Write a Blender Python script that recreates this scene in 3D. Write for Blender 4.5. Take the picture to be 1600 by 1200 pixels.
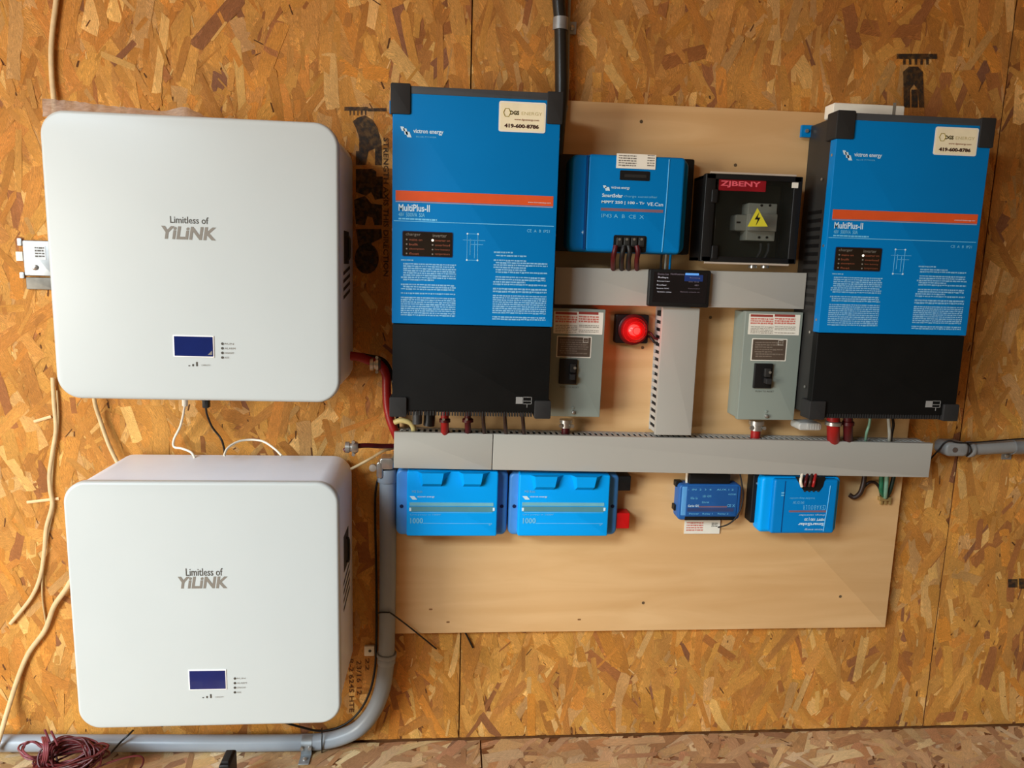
import bpy, math, random
from mathutils import Vector, Matrix
random.seed(7)
S = bpy.context.scene
COL = S.collection
for o in list(bpy.data.objects): bpy.data.objects.remove(o)

# ------------------------------------------------------------------ camera
# world: x right, z up, wall surface at y = 0, the room is at negative y
F, PITCH, ROLL, YAW, DIST = 1141.0, -.1606, .0288, -.0847, 1.6
_cy, _sy, _cp, _sp, _cr, _sr = math.cos(YAW), math.sin(YAW), math.cos(PITCH), math.sin(PITCH), math.cos(ROLL), math.sin(ROLL)
_right, _fwd, _up = Vector((_cy, _sy, 0)), Vector((-_sy, _cy, 0)), Vector((0, 0, 1))
_f = _fwd*_cp + _up*_sp
_u = _up*_cp - _fwd*_sp
_r = _right*_cr + _u*_sr
_u = _u*_cr - _right*_sr
CAM = Vector((0, -DIST, 0))
cam = bpy.data.objects.new('camera', bpy.data.cameras.new('camera'))
COL.objects.link(cam)
M = Matrix((_r, _u, -_f)).transposed().to_4x4()
M.translation = CAM
cam.matrix_world = M
cam.data.sensor_width = 36
cam.data.lens = 36*F/1600
cam.data.clip_start = .05
S.camera = cam

def W(u, v, d=0.):
    """the point seen at photograph position (u, v) that stands d metres off the wall"""
    ray = _f*F + _r*(u-800) - _u*(v-600)
    return CAM + ray*((DIST-d)/ray.y)

# ------------------------------------------------------------------ world, light, exposure
w = bpy.data.worlds.new('world'); S.world = w; w.use_nodes = True
bg = w.node_tree.nodes['Background']
bg.inputs[0].default_value = (1.0, .74, .42, 1); bg.inputs[1].default_value = .13
def area(name, loc, target, sx, sy, power, col):
    l = bpy.data.lights.new(name, 'AREA'); l.shape = 'RECTANGLE'; l.size = sx; l.size_y = sy
    l.energy = power; l.color = col
    o = bpy.data.objects.new(name, l); COL.objects.link(o); o.location = loc
    o.rotation_euler = (Vector(target)-Vector(loc)).to_track_quat('-Z', 'Y').to_euler()
    return o
area('door_sky_light', (-2.8, -3.2, 1.95), (-.2, 0, -.5), 2.0, 1.5, 390, (.74, .89, 1.0))
area('sunlit_ground_bounce', (-3.1, -2.4, -.2), (.4, 0, 0), 1.4, 1.3, 122, (.98, .96, .88))
S.view_settings.view_transform = 'Standard'; S.view_settings.look = 'None'
S.view_settings.gamma = 1; S.view_settings.use_curve_mapping = False
S.view_settings.exposure = 0.0

# ------------------------------------------------------------------ materials
def lin(c): return tuple(((x/255)/12.92 if x/255 <= .04045 else ((x/255+.055)/1.055)**2.4) for x in c)
MATS = {}
def mat(name, rgb, rough=.5, metal=0., var=.06, scale=30, bump=0., coat=0., emit=0., stretch=(1, 1, 1), alpha=1., trans=0., spec=.35):
    if name in MATS: return MATS[name]
    m = bpy.data.materials.new(name); m.use_nodes = True
    n, l = m.node_tree.nodes, m.node_tree.links
    b = n['Principled BSDF']; c = lin(rgb)
    b.inputs['Roughness'].default_value = rough; b.inputs['Metallic'].default_value = metal
    b.inputs['Coat Weight'].default_value = coat; b.inputs['Specular IOR Level'].default_value = spec; b.inputs['Alpha'].default_value = alpha
    b.inputs['Transmission Weight'].default_value = trans
    tc = n.new('ShaderNodeTexCoord'); mp = n.new('ShaderNodeMapping'); mp.inputs['Scale'].default_value = stretch
    no = n.new('ShaderNodeTexNoise'); no.inputs['Scale'].default_value = scale; no.inputs['Detail'].default_value = 4
    l.new(tc.outputs['Object'], mp.inputs[0]); l.new(mp.outputs[0], no.inputs[0])
    rp = n.new('ShaderNodeValToRGB')
    rp.color_ramp.elements[0].position = .3; rp.color_ramp.elements[1].position = .7
    rp.color_ramp.elements[0].color = tuple(x*(1-var) for x in c)+(1,)
    rp.color_ramp.elements[1].color = tuple(min(1, x*(1+var)) for x in c)+(1,)
    l.new(no.outputs[0], rp.inputs[0]); l.new(rp.outputs[0], b.inputs['Base Color'])
    if bump:
        bp = n.new('ShaderNodeBump'); bp.inputs['Strength'].default_value = bump; bp.inputs['Distance'].default_value = .002
        l.new(no.outputs[0], bp.inputs['Height']); l.new(bp.outputs[0], b.inputs['Normal'])
    if emit:
        b.inputs['Emission Color'].default_value = c+(1,); b.inputs['Emission Strength'].default_value = emit
    MATS[name] = m
    return m

def osb_mat(name, tint=(1, 1, 1), pit=.55):
    m = bpy.data.materials.new(name); m.use_nodes = True
    n, l = m.node_tree.nodes, m.node_tree.links; b = n['Principled BSDF']
    b.inputs['Roughness'].default_value = .62; b.inputs['Specular IOR Level'].default_value = .3
    at = n.new('ShaderNodeAttribute'); at.attribute_name = 'Col'
    uv = n.new('ShaderNodeUVMap')
    mp = n.new('ShaderNodeMapping'); mp.inputs['Scale'].default_value = (8, 120, 1)
    g = n.new('ShaderNodeTexNoise'); g.inputs['Scale'].default_value = 1; g.inputs['Detail'].default_value = 3
    l.new(uv.outputs[0], mp.inputs[0]); l.new(mp.outputs[0], g.inputs[0])
    r1 = n.new('ShaderNodeMapRange'); r1.inputs[1].default_value = .38; r1.inputs[2].default_value = .64
    r1.inputs[3].default_value = .70; r1.inputs[4].default_value = 1.42
    l.new(g.outputs[0], r1.inputs[0])
    tc = n.new('ShaderNodeTexCoord')
    big = n.new('ShaderNodeTexNoise'); big.inputs['Scale'].default_value = 9; big.inputs['Detail'].default_value = 5
    l.new(tc.outputs['Object'], big.inputs[0])
    r2 = n.new('ShaderNodeMapRange'); r2.inputs[1].default_value = .3; r2.inputs[2].default_value = .7
    r2.inputs[3].default_value = .80; r2.inputs[4].default_value = 1.14
    l.new(big.outputs[0], r2.inputs[0])
    mp3 = n.new('ShaderNodeMapping'); mp3.inputs['Scale'].default_value = (50, 120, 1)
    p = n.new('ShaderNodeTexNoise'); p.inputs['Scale'].default_value = 1; p.inputs['Detail'].default_value = 2
    l.new(uv.outputs[0], mp3.inputs[0]); l.new(mp3.outputs[0], p.inputs[0])
    r3 = n.new('ShaderNodeMapRange'); r3.inputs[1].default_value = .58; r3.inputs[2].default_value = .63
    r3.inputs[3].default_value = 1; r3.inputs[4].default_value = pit
    l.new(p.outputs[0], r3.inputs[0])
    a = n.new('ShaderNodeMath'); a.operation = 'MULTIPLY'; l.new(r1.outputs[0], a.inputs[0]); l.new(r2.outputs[0], a.inputs[1])
    a2 = n.new('ShaderNodeMath'); a2.operation = 'MULTIPLY'; l.new(a.outputs[0], a2.inputs[0]); l.new(r3.outputs[0], a2.inputs[1])
    vm = n.new('ShaderNodeVectorMath'); vm.operation = 'SCALE'; l.new(at.outputs['Color'], vm.inputs[0]); l.new(a2.outputs[0], vm.inputs['Scale'])
    l.new(vm.outputs[0], b.inputs['Base Color'])
    bp = n.new('ShaderNodeBump'); bp.inputs['Strength'].default_value = .5; bp.inputs['Distance'].default_value = .0012
    l.new(a2.outputs[0], bp.inputs['Height']); l.new(bp.outputs[0], b.inputs['Normal'])
    return m
M_OSB = osb_mat('osb_strand_wood'); M_OSBF = osb_mat('osb_floor_strand_wood', pit=.7)
M_OSBC = mat('osb_core', (120, 72, 34), .8, var=.3, scale=60)

def ply_mat():
    m = bpy.data.materials.new('birch_plywood'); m.use_nodes = True
    n, l = m.node_tree.nodes, m.node_tree.links; b = n['Principled BSDF']; b.inputs['Roughness'].default_value = .55
    tc = n.new('ShaderNodeTexCoord'); mp = n.new('ShaderNodeMapping'); mp.inputs['Scale'].default_value = (1.2, 1, 9)
    l.new(tc.outputs['Object'], mp.inputs[0])
    no = n.new('ShaderNodeTexNoise'); no.inputs['Scale'].default_value = 2.2; no.inputs['Detail'].default_value = 8; no.inputs['Distortion'].default_value = 1.1
    l.new(mp.outputs[0], no.inputs[0])
    wv = n.new('ShaderNodeTexWave'); wv.wave_type = 'BANDS'; wv.bands_direction = 'Z'; wv.inputs['Scale'].default_value = .7
    wv.inputs['Distortion'].default_value = 14; wv.inputs['Detail'].default_value = 3; wv.inputs['Detail Scale'].default_value = .8
    l.new(mp.outputs[0], wv.inputs[0])
    mx = n.new('ShaderNodeMath'); mx.operation = 'MULTIPLY_ADD'; mx.inputs[1].default_value = .10
    l.new(wv.outputs[0], mx.inputs[0]); l.new(no.outputs[0], mx.inputs[2])
    rp = n.new('ShaderNodeValToRGB'); e = rp.color_ramp.elements
    e[0].position = .3; e[0].color = lin((204, 160, 106))+(1,); e[1].position = .85; e[1].color = lin((220, 180, 128))+(1,)
    l.new(mx.outputs[0], rp.inputs[0]); l.new(rp.outputs[0], b.inputs['Base Color'])
    return m
M_PLY = ply_mat()
M_WHITE = mat('white_powder_coat', (187, 193, 191), .32, var=.01, scale=8)
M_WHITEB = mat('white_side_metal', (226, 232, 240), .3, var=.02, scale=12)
M_EDGE = mat('white_edge_trim', (250, 246, 238), .3, var=.01)
M_BLUE = mat('blue_painted_metal', (0, 116, 182), .42, var=.03, scale=6, spec=.14)
M_BLUE2 = mat('blue_plastic', (0, 122, 192), .36, var=.04, scale=10, spec=.2)
M_BLUELIT = mat('lit_blue_plastic', (0, 158, 238), .36, var=.03, scale=10, spec=.2)  # same blue made brighter: stronger light low down put into the colour
M_BLUED = mat('dark_blue_seam', (0, 60, 118), .5)
M_BLUEL = mat('light_blue_print', (110, 190, 228), .5, var=.1)
M_PRINT = mat('white_print', (205, 228, 238), .5, var=.05)
M_FPRINT = mat('pale_fine_print', (128, 180, 212), .5, var=.15, scale=300)
M_BLACK = mat('black_painted_metal', (15, 15, 14), .5, var=.12, scale=20, spec=.15)
M_CHAS = mat('charcoal_chassis_metal', (44, 43, 41), .38, var=.1, scale=15)
M_CAP = mat('dark_grey_plastic', (42, 41, 40), .5, var=.08, spec=.2)
M_CAPT = mat('anthracite_trim', (66, 68, 70), .4, var=.08)
M_BLK = mat('matte_black_plastic', (18, 18, 18), .45, var=.1)
M_RUB = mat('black_rubber', (24, 22, 21), .5, var=.1)
M_DUCT = mat('grey_pvc_duct', (166, 162, 152), .45, var=.02, scale=5)
M_DUCTD = mat('grey_pvc_duct_wall', (178, 176, 168), .5, var=.03)
M_GREY = mat('grey_enclosure_paint', (134, 142, 132), .4, var=.03, scale=8)
M_COND = mat('grey_pvc_conduit', (142, 150, 158), .33, var=.05, scale=14)
M_STEEL = mat('zinc_steel', (190, 188, 182), .3, .85, var=.12, scale=60)
M_GALV = mat('galvanised_steel', (150, 154, 156), .42, .6, var=.15, scale=40)
M_ORANGE = mat('orange_stripe_print', (214, 84, 38), .45, var=.05)
M_DULL = mat('faded_red_stripe', (128, 94, 106), .5, var=.08)
M_OLIVE = mat('tinted_status_window', (84, 140, 150), .2, var=.05, coat=.5)
M_OLIVE2 = mat('pale_status_window', (112, 178, 192), .25, var=.05, coat=.5)
M_LOGO = mat('grey_logo_ink', (128, 122, 112), .4, .0, var=.05)
M_LOGOD = mat('dark_grey_ink', (70, 66, 58), .5, var=.1)
M_LABEL = mat('white_paper_label', (232, 226, 210), .6, var=.03)
M_CREAM = mat('cream_sticker', (238, 226, 190), .5, var=.04, scale=40)
M_PINK = mat('red_tinted_label_print', (206, 120, 104), .6, var=.1)
M_BROWNP = mat('bronze_nameplate', (92, 78, 66), .4, .2, var=.1)
M_INK = mat('brown_ink', (74, 48, 26), .6, var=.2)
M_RED = mat('red_cable_jacket', (150, 24, 22), .4, var=.12, scale=40)
M_REDW = mat('red_wire', (74, 10, 15), .45, var=.3, scale=60)
M_PINKW = mat('faded_red_wire', (120, 56, 64), .45, var=.2, scale=60)
M_REDB = mat('red_terminal_cover', (196, 16, 18), .4, var=.05)
M_CREAMC = mat('cream_cable_jacket', (206, 178, 132), .5, var=.1, scale=60)
M_WHITEC = mat('white_cable_jacket', (226, 216, 196), .45, var=.05)
M_GREYC = mat('grey_cable_jacket', (150, 150, 140), .5, var=.08)
M_GREEN = mat('green_wire', (28, 92, 62), .4, var=.2, scale=60)
M_GREENL = mat('pale_green_wire', (104, 140, 118), .4, var=.15)
M_BRWN = mat('dark_brown_wire', (50, 32, 24), .45, var=.15)
M_SCR = mat('blue_display_glass', (18, 34, 92), .12, var=.15, scale=14, coat=.6)
M_SCRO = mat('dark_display_glass', (24, 20, 22), .2, var=.1, coat=.2)
M_LITW = mat('screen_white_glow', (190, 190, 200), .5, emit=.35)
M_LITD = mat('screen_grey_glow', (110, 100, 110), .5, emit=.18)
M_LITB = mat('screen_blue_glow', (90, 150, 220), .5, emit=.45)
M_LITN = mat('screen_navy_glow', (22, 44, 96), .5, emit=.3)
M_LED = mat('white_led', (255, 240, 220), .5, emit=1.0)
M_LEDR = mat('amber_print', (150, 84, 60), .5, var=.1)
M_PANEL = mat('brown_black_led_window', (34, 24, 16), .3, var=.2, coat=.2)
M_YEL = mat('yellow_warning', (206, 196, 50), .5, var=.04)
M_WRAP = mat('clear_wrinkled_film', (206, 196, 186), .25, var=.2, scale=90, bump=.8, alpha=.8)
M_CLEAR = mat('smoked_clear_polycarbonate', (40, 40, 34), .08, var=.02, alpha=.2)
M_BANDR = mat('dark_red_band', (130, 16, 26), .4, var=.15)
M_BENY = mat('pink_red_lettering', (222, 92, 104), .4, var=.05)
M_BREAK = mat('grey_breaker_plastic', (150, 150, 136), .5, var=.06)
M_TERR = mat('red_beacon_dome', (220, 20, 22), .16, var=.03, alpha=.62, emit=.08)
M_TERL = mat('lit_lamp_core', (255, 90, 84), .4, emit=2.0)
M_DIRT = mat('wood_screw_steel', (120, 100, 76), .4, .5)

def ink_mat():
    m = bpy.data.materials.new('worn_stamp_ink'); m.use_nodes = True
    n, l = m.node_tree.nodes, m.node_tree.links; b = n['Principled BSDF']
    b.inputs['Base Color'].default_value = lin((40, 30, 20))+(1,); b.inputs['Roughness'].default_value = .7
    tc = n.new('ShaderNodeTexCoord'); no = n.new('ShaderNodeTexNoise'); no.inputs['Scale'].default_value = 90; no.inputs['Detail'].default_value = 3
    l.new(tc.outputs['Object'], no.inputs[0])
    r = n.new('ShaderNodeMapRange'); r.inputs[1].default_value = .35; r.inputs[2].default_value = .6; r.inputs[3].default_value = .97; r.inputs[4].default_value = .62
    l.new(no.outputs[0], r.inputs[0]); l.new(r.outputs[0], b.inputs['Alpha'])
    return m
M_STAMP = ink_mat()

# ------------------------------------------------------------------ mesh helpers
class MB:
    def __init__(s): s.v = []; s.f = []
    def add(s, v, f):
        k = len(s.v); s.v += [tuple(p) for p in v]; s.f += [tuple(i+k for i in q) for q in f]; return s
    def box(s, x0, x1, y0, y1, z0, z1):
        v = [(x, y, z) for x in (x0, x1) for y in (y0, y1) for z in (z0, z1)]
        return s.add(v, [(0, 1, 3, 2), (4, 6, 7, 5), (0, 4, 5, 1), (2, 3, 7, 6), (0, 2, 6, 4), (1, 5, 7, 3)])
    def rbox(s, x0, x1, z0, z1, yb, yf, rad=.003, edge=.001, seg=4, es=3):
        """rounded-rectangle slab from yb (back) to yf (front), front edge rounded by 'edge'"""
        rad = min(rad, (x1-x0)/2-1e-5, (z1-z0)/2-1e-5); sg = -1 if yf < yb else 1
        def ring(ins, y):
            r = max(rad-ins, 1e-5); o = []
            for cx, cz, a0 in ((x1-ins-r, z1-ins-r, 0), (x0+ins+r, z1-ins-r, 90), (x0+ins+r, z0+ins+r, 180), (x1-ins-r, z0+ins+r, 270)):
                for k in range(seg+1):
                    a = math.radians(a0+90*k/seg); o.append((cx+r*math.cos(a), y, cz+r*math.sin(a)))
            return o
        rings = [ring(0, yb)]
        if edge > 0:
            for k in range(es+1):
                a = math.pi/2*k/es; rings.append(ring(edge*(1-math.cos(a)), yf-sg*edge*(1-math.sin(a))))
        else: rings.append(ring(0, yf))
        n = len(rings[0]); v = [p for r in rings for p in r]; f = []
        for i in range(len(rings)-1):
            for j in range(n):
                a, b = i*n+j, i*n+(j+1) % n
                f.append((a, b, b+n, a+n))
        f.append(tuple(range(n))[::-1]); f.append(tuple((len(rings)-1)*n+j for j in range(n)))
        return s.add(v, f)
    def prism(s, poly, y0, y1):
        n = len(poly); v = [(x, y0, z) for x, z in poly]+[(x, y1, z) for x, z in poly]
        return s.add(v, [tuple(range(n)), tuple(range(2*n-1, n-1, -1))]+[(i, i+n, (i+1) % n+n, (i+1) % n) for i in range(n)])
    def cyl(s, c, ax, r, h, n=16, r2=None, c2=None):
        """cylinder / cone from c along ax with length h"""
        ax = Vector(ax).normalized(); c = Vector(c); r2 = r if r2 is None else r2
        t = ax.cross(Vector((0, 0, 1)) if abs(ax.z) < .9 else Vector((1, 0, 0))).normalized(); b = ax.cross(t)
        v = []
        for k, (rr, hh) in enumerate(((r, 0), (r2, h))):
            for i in range(n):
                a = 2*math.pi*i/n; v.append(c+ax*hh+(t*math.cos(a)+b*math.sin(a))*rr)
        return s.add(v, [tuple(range(n))[::-1], tuple(range(n, 2*n))]+[(i, (i+1) % n, (i+1) % n+n, i+n) for i in range(n)])
    def lathe(s, c, ax, prof, n=24):
        """prof = [(radius, height)]"""
        ax = Vector(ax).normalized(); c = Vector(c)
        t = ax.cross(Vector((0, 0, 1)) if abs(ax.z) < .9 else Vector((1, 0, 0))).normalized(); b = ax.cross(t); v = []
        for rr, hh in prof:
            for i in range(n):
                a = 2*math.pi*i/n; v.append(c+ax*hh+(t*math.cos(a)+b*math.sin(a))*max(rr, 1e-5))
        f = [(k*n+i, k*n+(i+1) % n, (k+1)*n+(i+1) % n, (k+1)*n+i) for k in range(len(prof)-1) for i in range(n)]
        f += [tuple(range(n))[::-1], tuple((len(prof)-1)*n+i for i in range(n))]
        return s.add(v, f)
    def tube(s, pts, r, n=10, sub=6, closed=False, flat=1.):
        P = [Vector(p) for p in pts]
        if len(P) > 2 and sub > 1:
            Q = []; m = len(P)
            rng = range(m) if closed else range(m-1)
            for i in rng:
                if closed: a, b, c, d = P[(i-1) % m], P[i], P[(i+1) % m], P[(i+2) % m]
                else: a, b, c, d = P[max(i-1, 0)], P[i], P[i+1], P[min(i+2, m-1)]
                for k in range(sub):
                    t = k/sub
                    Q.append(.5*((2*b)+(c-a)*t+(2*a-5*b+4*c-d)*t*t+(3*b-a-3*c+d)*t**3))
            if not closed: Q.append(P[-1])
            P = Q
        m = len(P); nrm = None; v = []
        for i, p in enumerate(P):
            tg = (P[(i+1) % m]-P[i-1]) if closed else (P[min(i+1, m-1)]-P[max(i-1, 0)])
            tg = tg.normalized() if tg.length > 1e-9 else Vector((1, 0, 0))
            if nrm is None: nrm = tg.cross(Vector((0, 1, 0)) if abs(tg.y) < .9 else Vector((1, 0, 0))).normalized()
            nrm = (nrm-tg*nrm.dot(tg)).normalized(); bn = tg.cross(nrm)
            for k in range(n):
                a = 2*math.pi*k/n; v.append(p+nrm*(r*math.cos(a))+bn*(r*flat*math.sin(a)))
        f = []
        for i in range(m if closed else m-1):
            for k in range(n):
                a, b = i*n+k, i*n+(k+1) % n; c, d = ((i+1) % m)*n+(k+1) % n, ((i+1) % m)*n+k
                f.append((a, b, c, d))
        if not closed: f += [tuple(range(n))[::-1], tuple((m-1)*n+k for k in range(n))]
        return s.add(v, f)
    def build(s, name, m, parent=None, off=None, smooth=35, label=None):
        me = bpy.data.meshes.new(name)
        v = s.v if off is None else [(p[0]-off[0], p[1]-off[1], p[2]-off[2]) for p in s.v]
        me.from_pydata(v, [], s.f); me.materials.append(m)
        import bmesh
        bm = bmesh.new(); bm.from_mesh(me); bmesh.ops.recalc_face_normals(bm, faces=bm.faces); bm.to_mesh(me); bm.free()
        if smooth:
            me.polygons.foreach_set('use_smooth', [True]*len(me.polygons)); me.set_sharp_from_angle(angle=math.radians(smooth))
        o = bpy.data.objects.new(name, me); COL.objects.link(o)
        if parent is not None: o.parent = parent
        if off is not None: o.location = off
        if label: o['label'] = label
        return o

def tag(o, label=None, cat=None, group=None, kind=None):
    if label: o['label'] = label
    if cat: o['category'] = cat
    if group: o['group'] = group
    if kind: o['kind'] = kind
    return o

class Thing:
    """an Empty at the thing's base (back, bottom left corner) that parents its parts; th = small tilt in the wall plane"""
    def __init__(s, name, label, cat, anchor, th=0., group=None):
        s.o = bpy.data.objects.new(name, None); COL.objects.link(s.o); s.o.empty_display_size = .05
        s.a = Vector(anchor); s.o.location = s.a; s.o.rotation_euler = (0, -th, 0)
        s.c, s.s = math.cos(th), math.sin(th)
        tag(s.o, label, cat, group)
    def p(s, u, v, d):
        q = W(u, v, d)-s.a
        return Vector((q.x*s.c+q.z*s.s, q.y, -q.x*s.s+q.z*s.c))
    def rect(s, u0, v0, u1, v1, d):
        a, b = s.p(u0, v0, d), s.p(u1, v1, d)
        return a.x, b.x, b.z, a.z          # x0, x1, z0, z1
    def slab(s, name, m, px, d0, d1, rad=.002, edge=.0008, parent=None, label=None, **k):
        x0, x1, z0, z1 = s.rect(*px, d1)
        return MB().rbox(x0, x1, z0, z1, -d0-s.a.y, -d1-s.a.y, rad, edge, **k).build(name, m, parent or s.o, label=label)
    def y(s, d): return -d-s.a.y

_tc = {}
def text_mesh(txt, bold=0.):
    key = (txt, bold)
    if key in _tc: return _tc[key]
    cu = bpy.data.curves.new('t', 'FONT'); cu.body = txt; cu.resolution_u = 2; cu.offset = bold; cu.extrude = 0
    o = bpy.data.objects.new('t', cu); COL.objects.link(o)
    dg = bpy.context.evaluated_depsgraph_get(); me = bpy.data.meshes.new_from_object(o.evaluated_get(dg))
    vs = [tuple(v.co) for v in me.vertices]; fs = [tuple(p.vertices) for p in me.polygons]
    bpy.data.objects.remove(o); bpy.data.curves.remove(cu); bpy.data.meshes.remove(me)
    _tc[key] = (vs, fs); return vs, fs
def letter(txt, x0, x1, z0, z1, y, m, parent, bold=0., flip=False, rot=0, shear=0., name='lettering'):
    """flat print fitted to a rectangle; rot 90 = reads top to bottom; flip = upside down"""
    vs, fs = text_mesh(txt, bold)
    xs = [v[0] for v in vs]; ys = [v[1] for v in vs]; a, b, c, d = min(xs), max(xs), min(ys), max(ys)
    out = []
    for v in vs:
        s_, t = (v[0]-a)/(b-a), (v[1]-c)/(d-c)
        s_ += shear*(t-.5)
        if flip: s_, t = 1-s_, 1-t
        if rot == 90: s_, t = t, 1-s_
        out.append((x0+(x1-x0)*s_, y, z0+(z1-z0)*t))
    o = MB().add(out, fs).build(name, m, parent, smooth=0)
    return o
def fine_print(x0, x1, z0, z1, rows, y, m, parent, seed, fill=None, name='fine_print', hgt=.5):
    rnd = random.Random(seed); b = MB(); p = (z1-z0)/rows
    for i in range(rows):
        zt = z1-i*p; x = x0+(rnd.choice((0, .04, .04)) if fill is None else 0)*(x1-x0); end = x0+(x1-x0)*(rnd.choice((1, 1, .97, .6)) if fill is None else fill)
        if rnd.random() < .08: continue
        while x < end:
            wd = rnd.uniform(.0022, .0085); e = min(x+wd, end)
            h = p*hgt*rnd.uniform(.8, 1.15)
            b.add([(x, y, zt-h), (e, y, zt-h), (e, y, zt), (x, y, zt)], [(0, 1, 2, 3)])
            x = e+rnd.uniform(.0007, .0013)
    return tag(b.build(name, m, parent, smooth=0), kind='stuff')

def cable(name, label, cat, pts, r, m, group=None, n=10, sub=6, flat=1., parent=None):
    P = [W(*p) for p in pts]
    o = MB().tube(P, r, n, sub, flat=flat).build(name, m, parent, off=P[0] if parent is None else None, smooth=60)
    if parent is None: tag(o, label, cat, group)
    return o

# ------------------------------------------------------------------ OSB boards of real strands
WALLC = [((204, 140, 68), 30), ((210, 148, 74), 26), ((196, 130, 60), 26), ((188, 122, 56), 16), ((168, 104, 56), 5), ((146, 92, 60), 2.5), ((226, 172, 106), 8), ((204, 150, 92), 8), ((208, 134, 58), 16)]
FLOORC = [((206, 162, 122), 30), ((192, 146, 108), 24), ((214, 176, 136), 18), ((176, 128, 94), 12), ((196, 140, 104), 14), ((226, 194, 158), 8), ((156, 112, 86), 4)]
def strands(a0, a1, b0, b1, dens, pal, m, name, parent, plane='xz', top=0., rnd=None, sig=27, mean=0):
    rnd = rnd or random.Random(3)
    cols = [lin(c) for c, k in pal]; wts = [k for c, k in pal]
    V = []; Fc = []; UV = []; CC = []
    N = int((a1-a0)*(b1-b0)*dens)
    for i in range(N):
        ca, cb = rnd.uniform(a0, a1), rnd.uniform(b0, b1)
        big = rnd.random()
        L = rnd.uniform(.06, .17) if big < .7 else rnd.uniform(.02, .07)
        wd = rnd.uniform(.011, .034) if big < .7 else rnd.uniform(.003, .014)
        tiny = big > .93
        if tiny: L, wd = rnd.uniform(.006, .022), rnd.uniform(.0015, .004)
        # smaller, later strands lie on top
        h = top-.0022+(.0022 if big >= .7 else .0020)*rnd.random()
        ang = math.radians(rnd.gauss(mean, sig))
        ex, ez = math.sin(ang), math.cos(ang)
        j = lambda s: rnd.uniform(-s, s)
        loc = [(-.5, -.5), (-.52+j(.05), 0), (-.5+j(.06), .5), (-.17, .5+j(.1)), (.17, .5+j(.1)), (.5+j(.06), .45+j(.1)), (.52+j(.05), j(.2)), (.5+j(.06), -.5), (.17, -.5+j(.1)), (-.17, -.5+j(.1))]
        tilt = rnd.uniform(-.0003, .0003); k0 = len(V); ou, ov = rnd.uniform(0, 40), rnd.uniform(0, 40)
        c = cols[rnd.choices(range(len(cols)), wts)[0]]
        if tiny: c = lin((104, 62, 30)) if rnd.random() < .7 else lin((236, 190, 130))
        g = rnd.uniform(.88, 1.12)
        c = (c[0]*g, c[1]*g*1.03, c[2]*g*rnd.uniform(.8, 1.02), 1)
        for s_, t in loc:
            u, v = s_*L, t*wd
            A = min(max(ca+ex*u+ez*v, a0), a1); B = min(max(cb+ez*u-ex*v, b0), b1)
            hh = h+tilt*s_
            V.append((A, -hh, B) if plane == 'xz' else (A, B, hh))
            UV += [u+ou, v+ov]; CC += c
        Fc.append(tuple(range(k0, k0+10)) if plane == 'xz' else tuple(range(k0+9, k0-1, -1)))
    me = bpy.data.meshes.new(name); me.from_pydata(V, [], Fc); me.materials.append(m)
    uvl = me.uv_layers.new(name='UVMap'); ca_ = me.color_attributes.new('Col', 'FLOAT_COLOR', 'CORNER')
    if plane != 'xz':
        UV2 = []; 
        for p in range(len(Fc)):
            for q in range(9, -1, -1): UV2 += UV[(p*10+q)*2:(p*10+q)*2+2]
        UV = UV2
    uvl.data.foreach_set('uv', UV); ca_.data.foreach_set('color', CC)
    o = bpy.data.objects.new(name, me); COL.objects.link(o); o.parent = parent
    tag(o, kind='stuff')
    return o

ZF = -1.1275
XS1, XS2 = W(718, 1090).x, W(1500, 690).x
wall = MB().box(-2.2, 3.0, .013, .05, ZF-.05, 1.02).build('wall_back', M_OSBC); tag(wall, kind='structure')
edges = [-2.2, XS1-1.219, XS1, XS2, XS2+1.219, 3.0]
edges = [e for e in edges if -2.2 <= e <= 3.0]
for i in range(len(edges)-1):
    a, b = edges[i]+.0014, edges[i+1]-.0014
    pn = MB().box(a, b, .0022, .0125, ZF+.004, 1.015).build('osb_panel', M_OSBC, wall)
    va, vb = max(a, -1.45), min(b, 2.1)
    if vb > va: strands(va, vb, ZF+.004, .86, 3900, WALLC, M_OSB, 'wood_strands', pn, rnd=random.Random(11+i))
shading_ceiling = MB().box(-4.5, 3.2, -2.0, .05, 1.02, 1.12).build('shading_ceiling', mat('shading_ceiling_board', (196, 146, 92), .7, var=.12, scale=8, stretch=(1, 4, 1))); tag(shading_ceiling, kind='structure')  # unseen, added so its front edge keeps sky light off the upper wall
floor = MB().box(-2.6, 3.2, -3.4, .05, ZF-.05, ZF-.012).build('floor', M_OSBC); tag(floor, kind='structure')
XF = W(752, 1175).x
def Wf(u, v):
    ray = _f*F + _r*(u-800) - _u*(v-600)
    return CAM + ray*(ZF/ray.z)
XF = Wf(752, 1180).x
for a, b in ((-2.4, XF-.0016), (XF+.0016, 3.0)):
    pn = MB().box(a, b, -3.2, -.003, ZF-.0118, ZF-.0022).build('osb_panel', M_OSBC, floor)
    strands(max(a, -1.5), min(b, 2.1), -.75, -.003, 2600, FLOORC, M_OSBF, 'wood_strands', pn, plane='xy', top=ZF, rnd=random.Random(31+int(a)), sig=40, mean=50)

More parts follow.
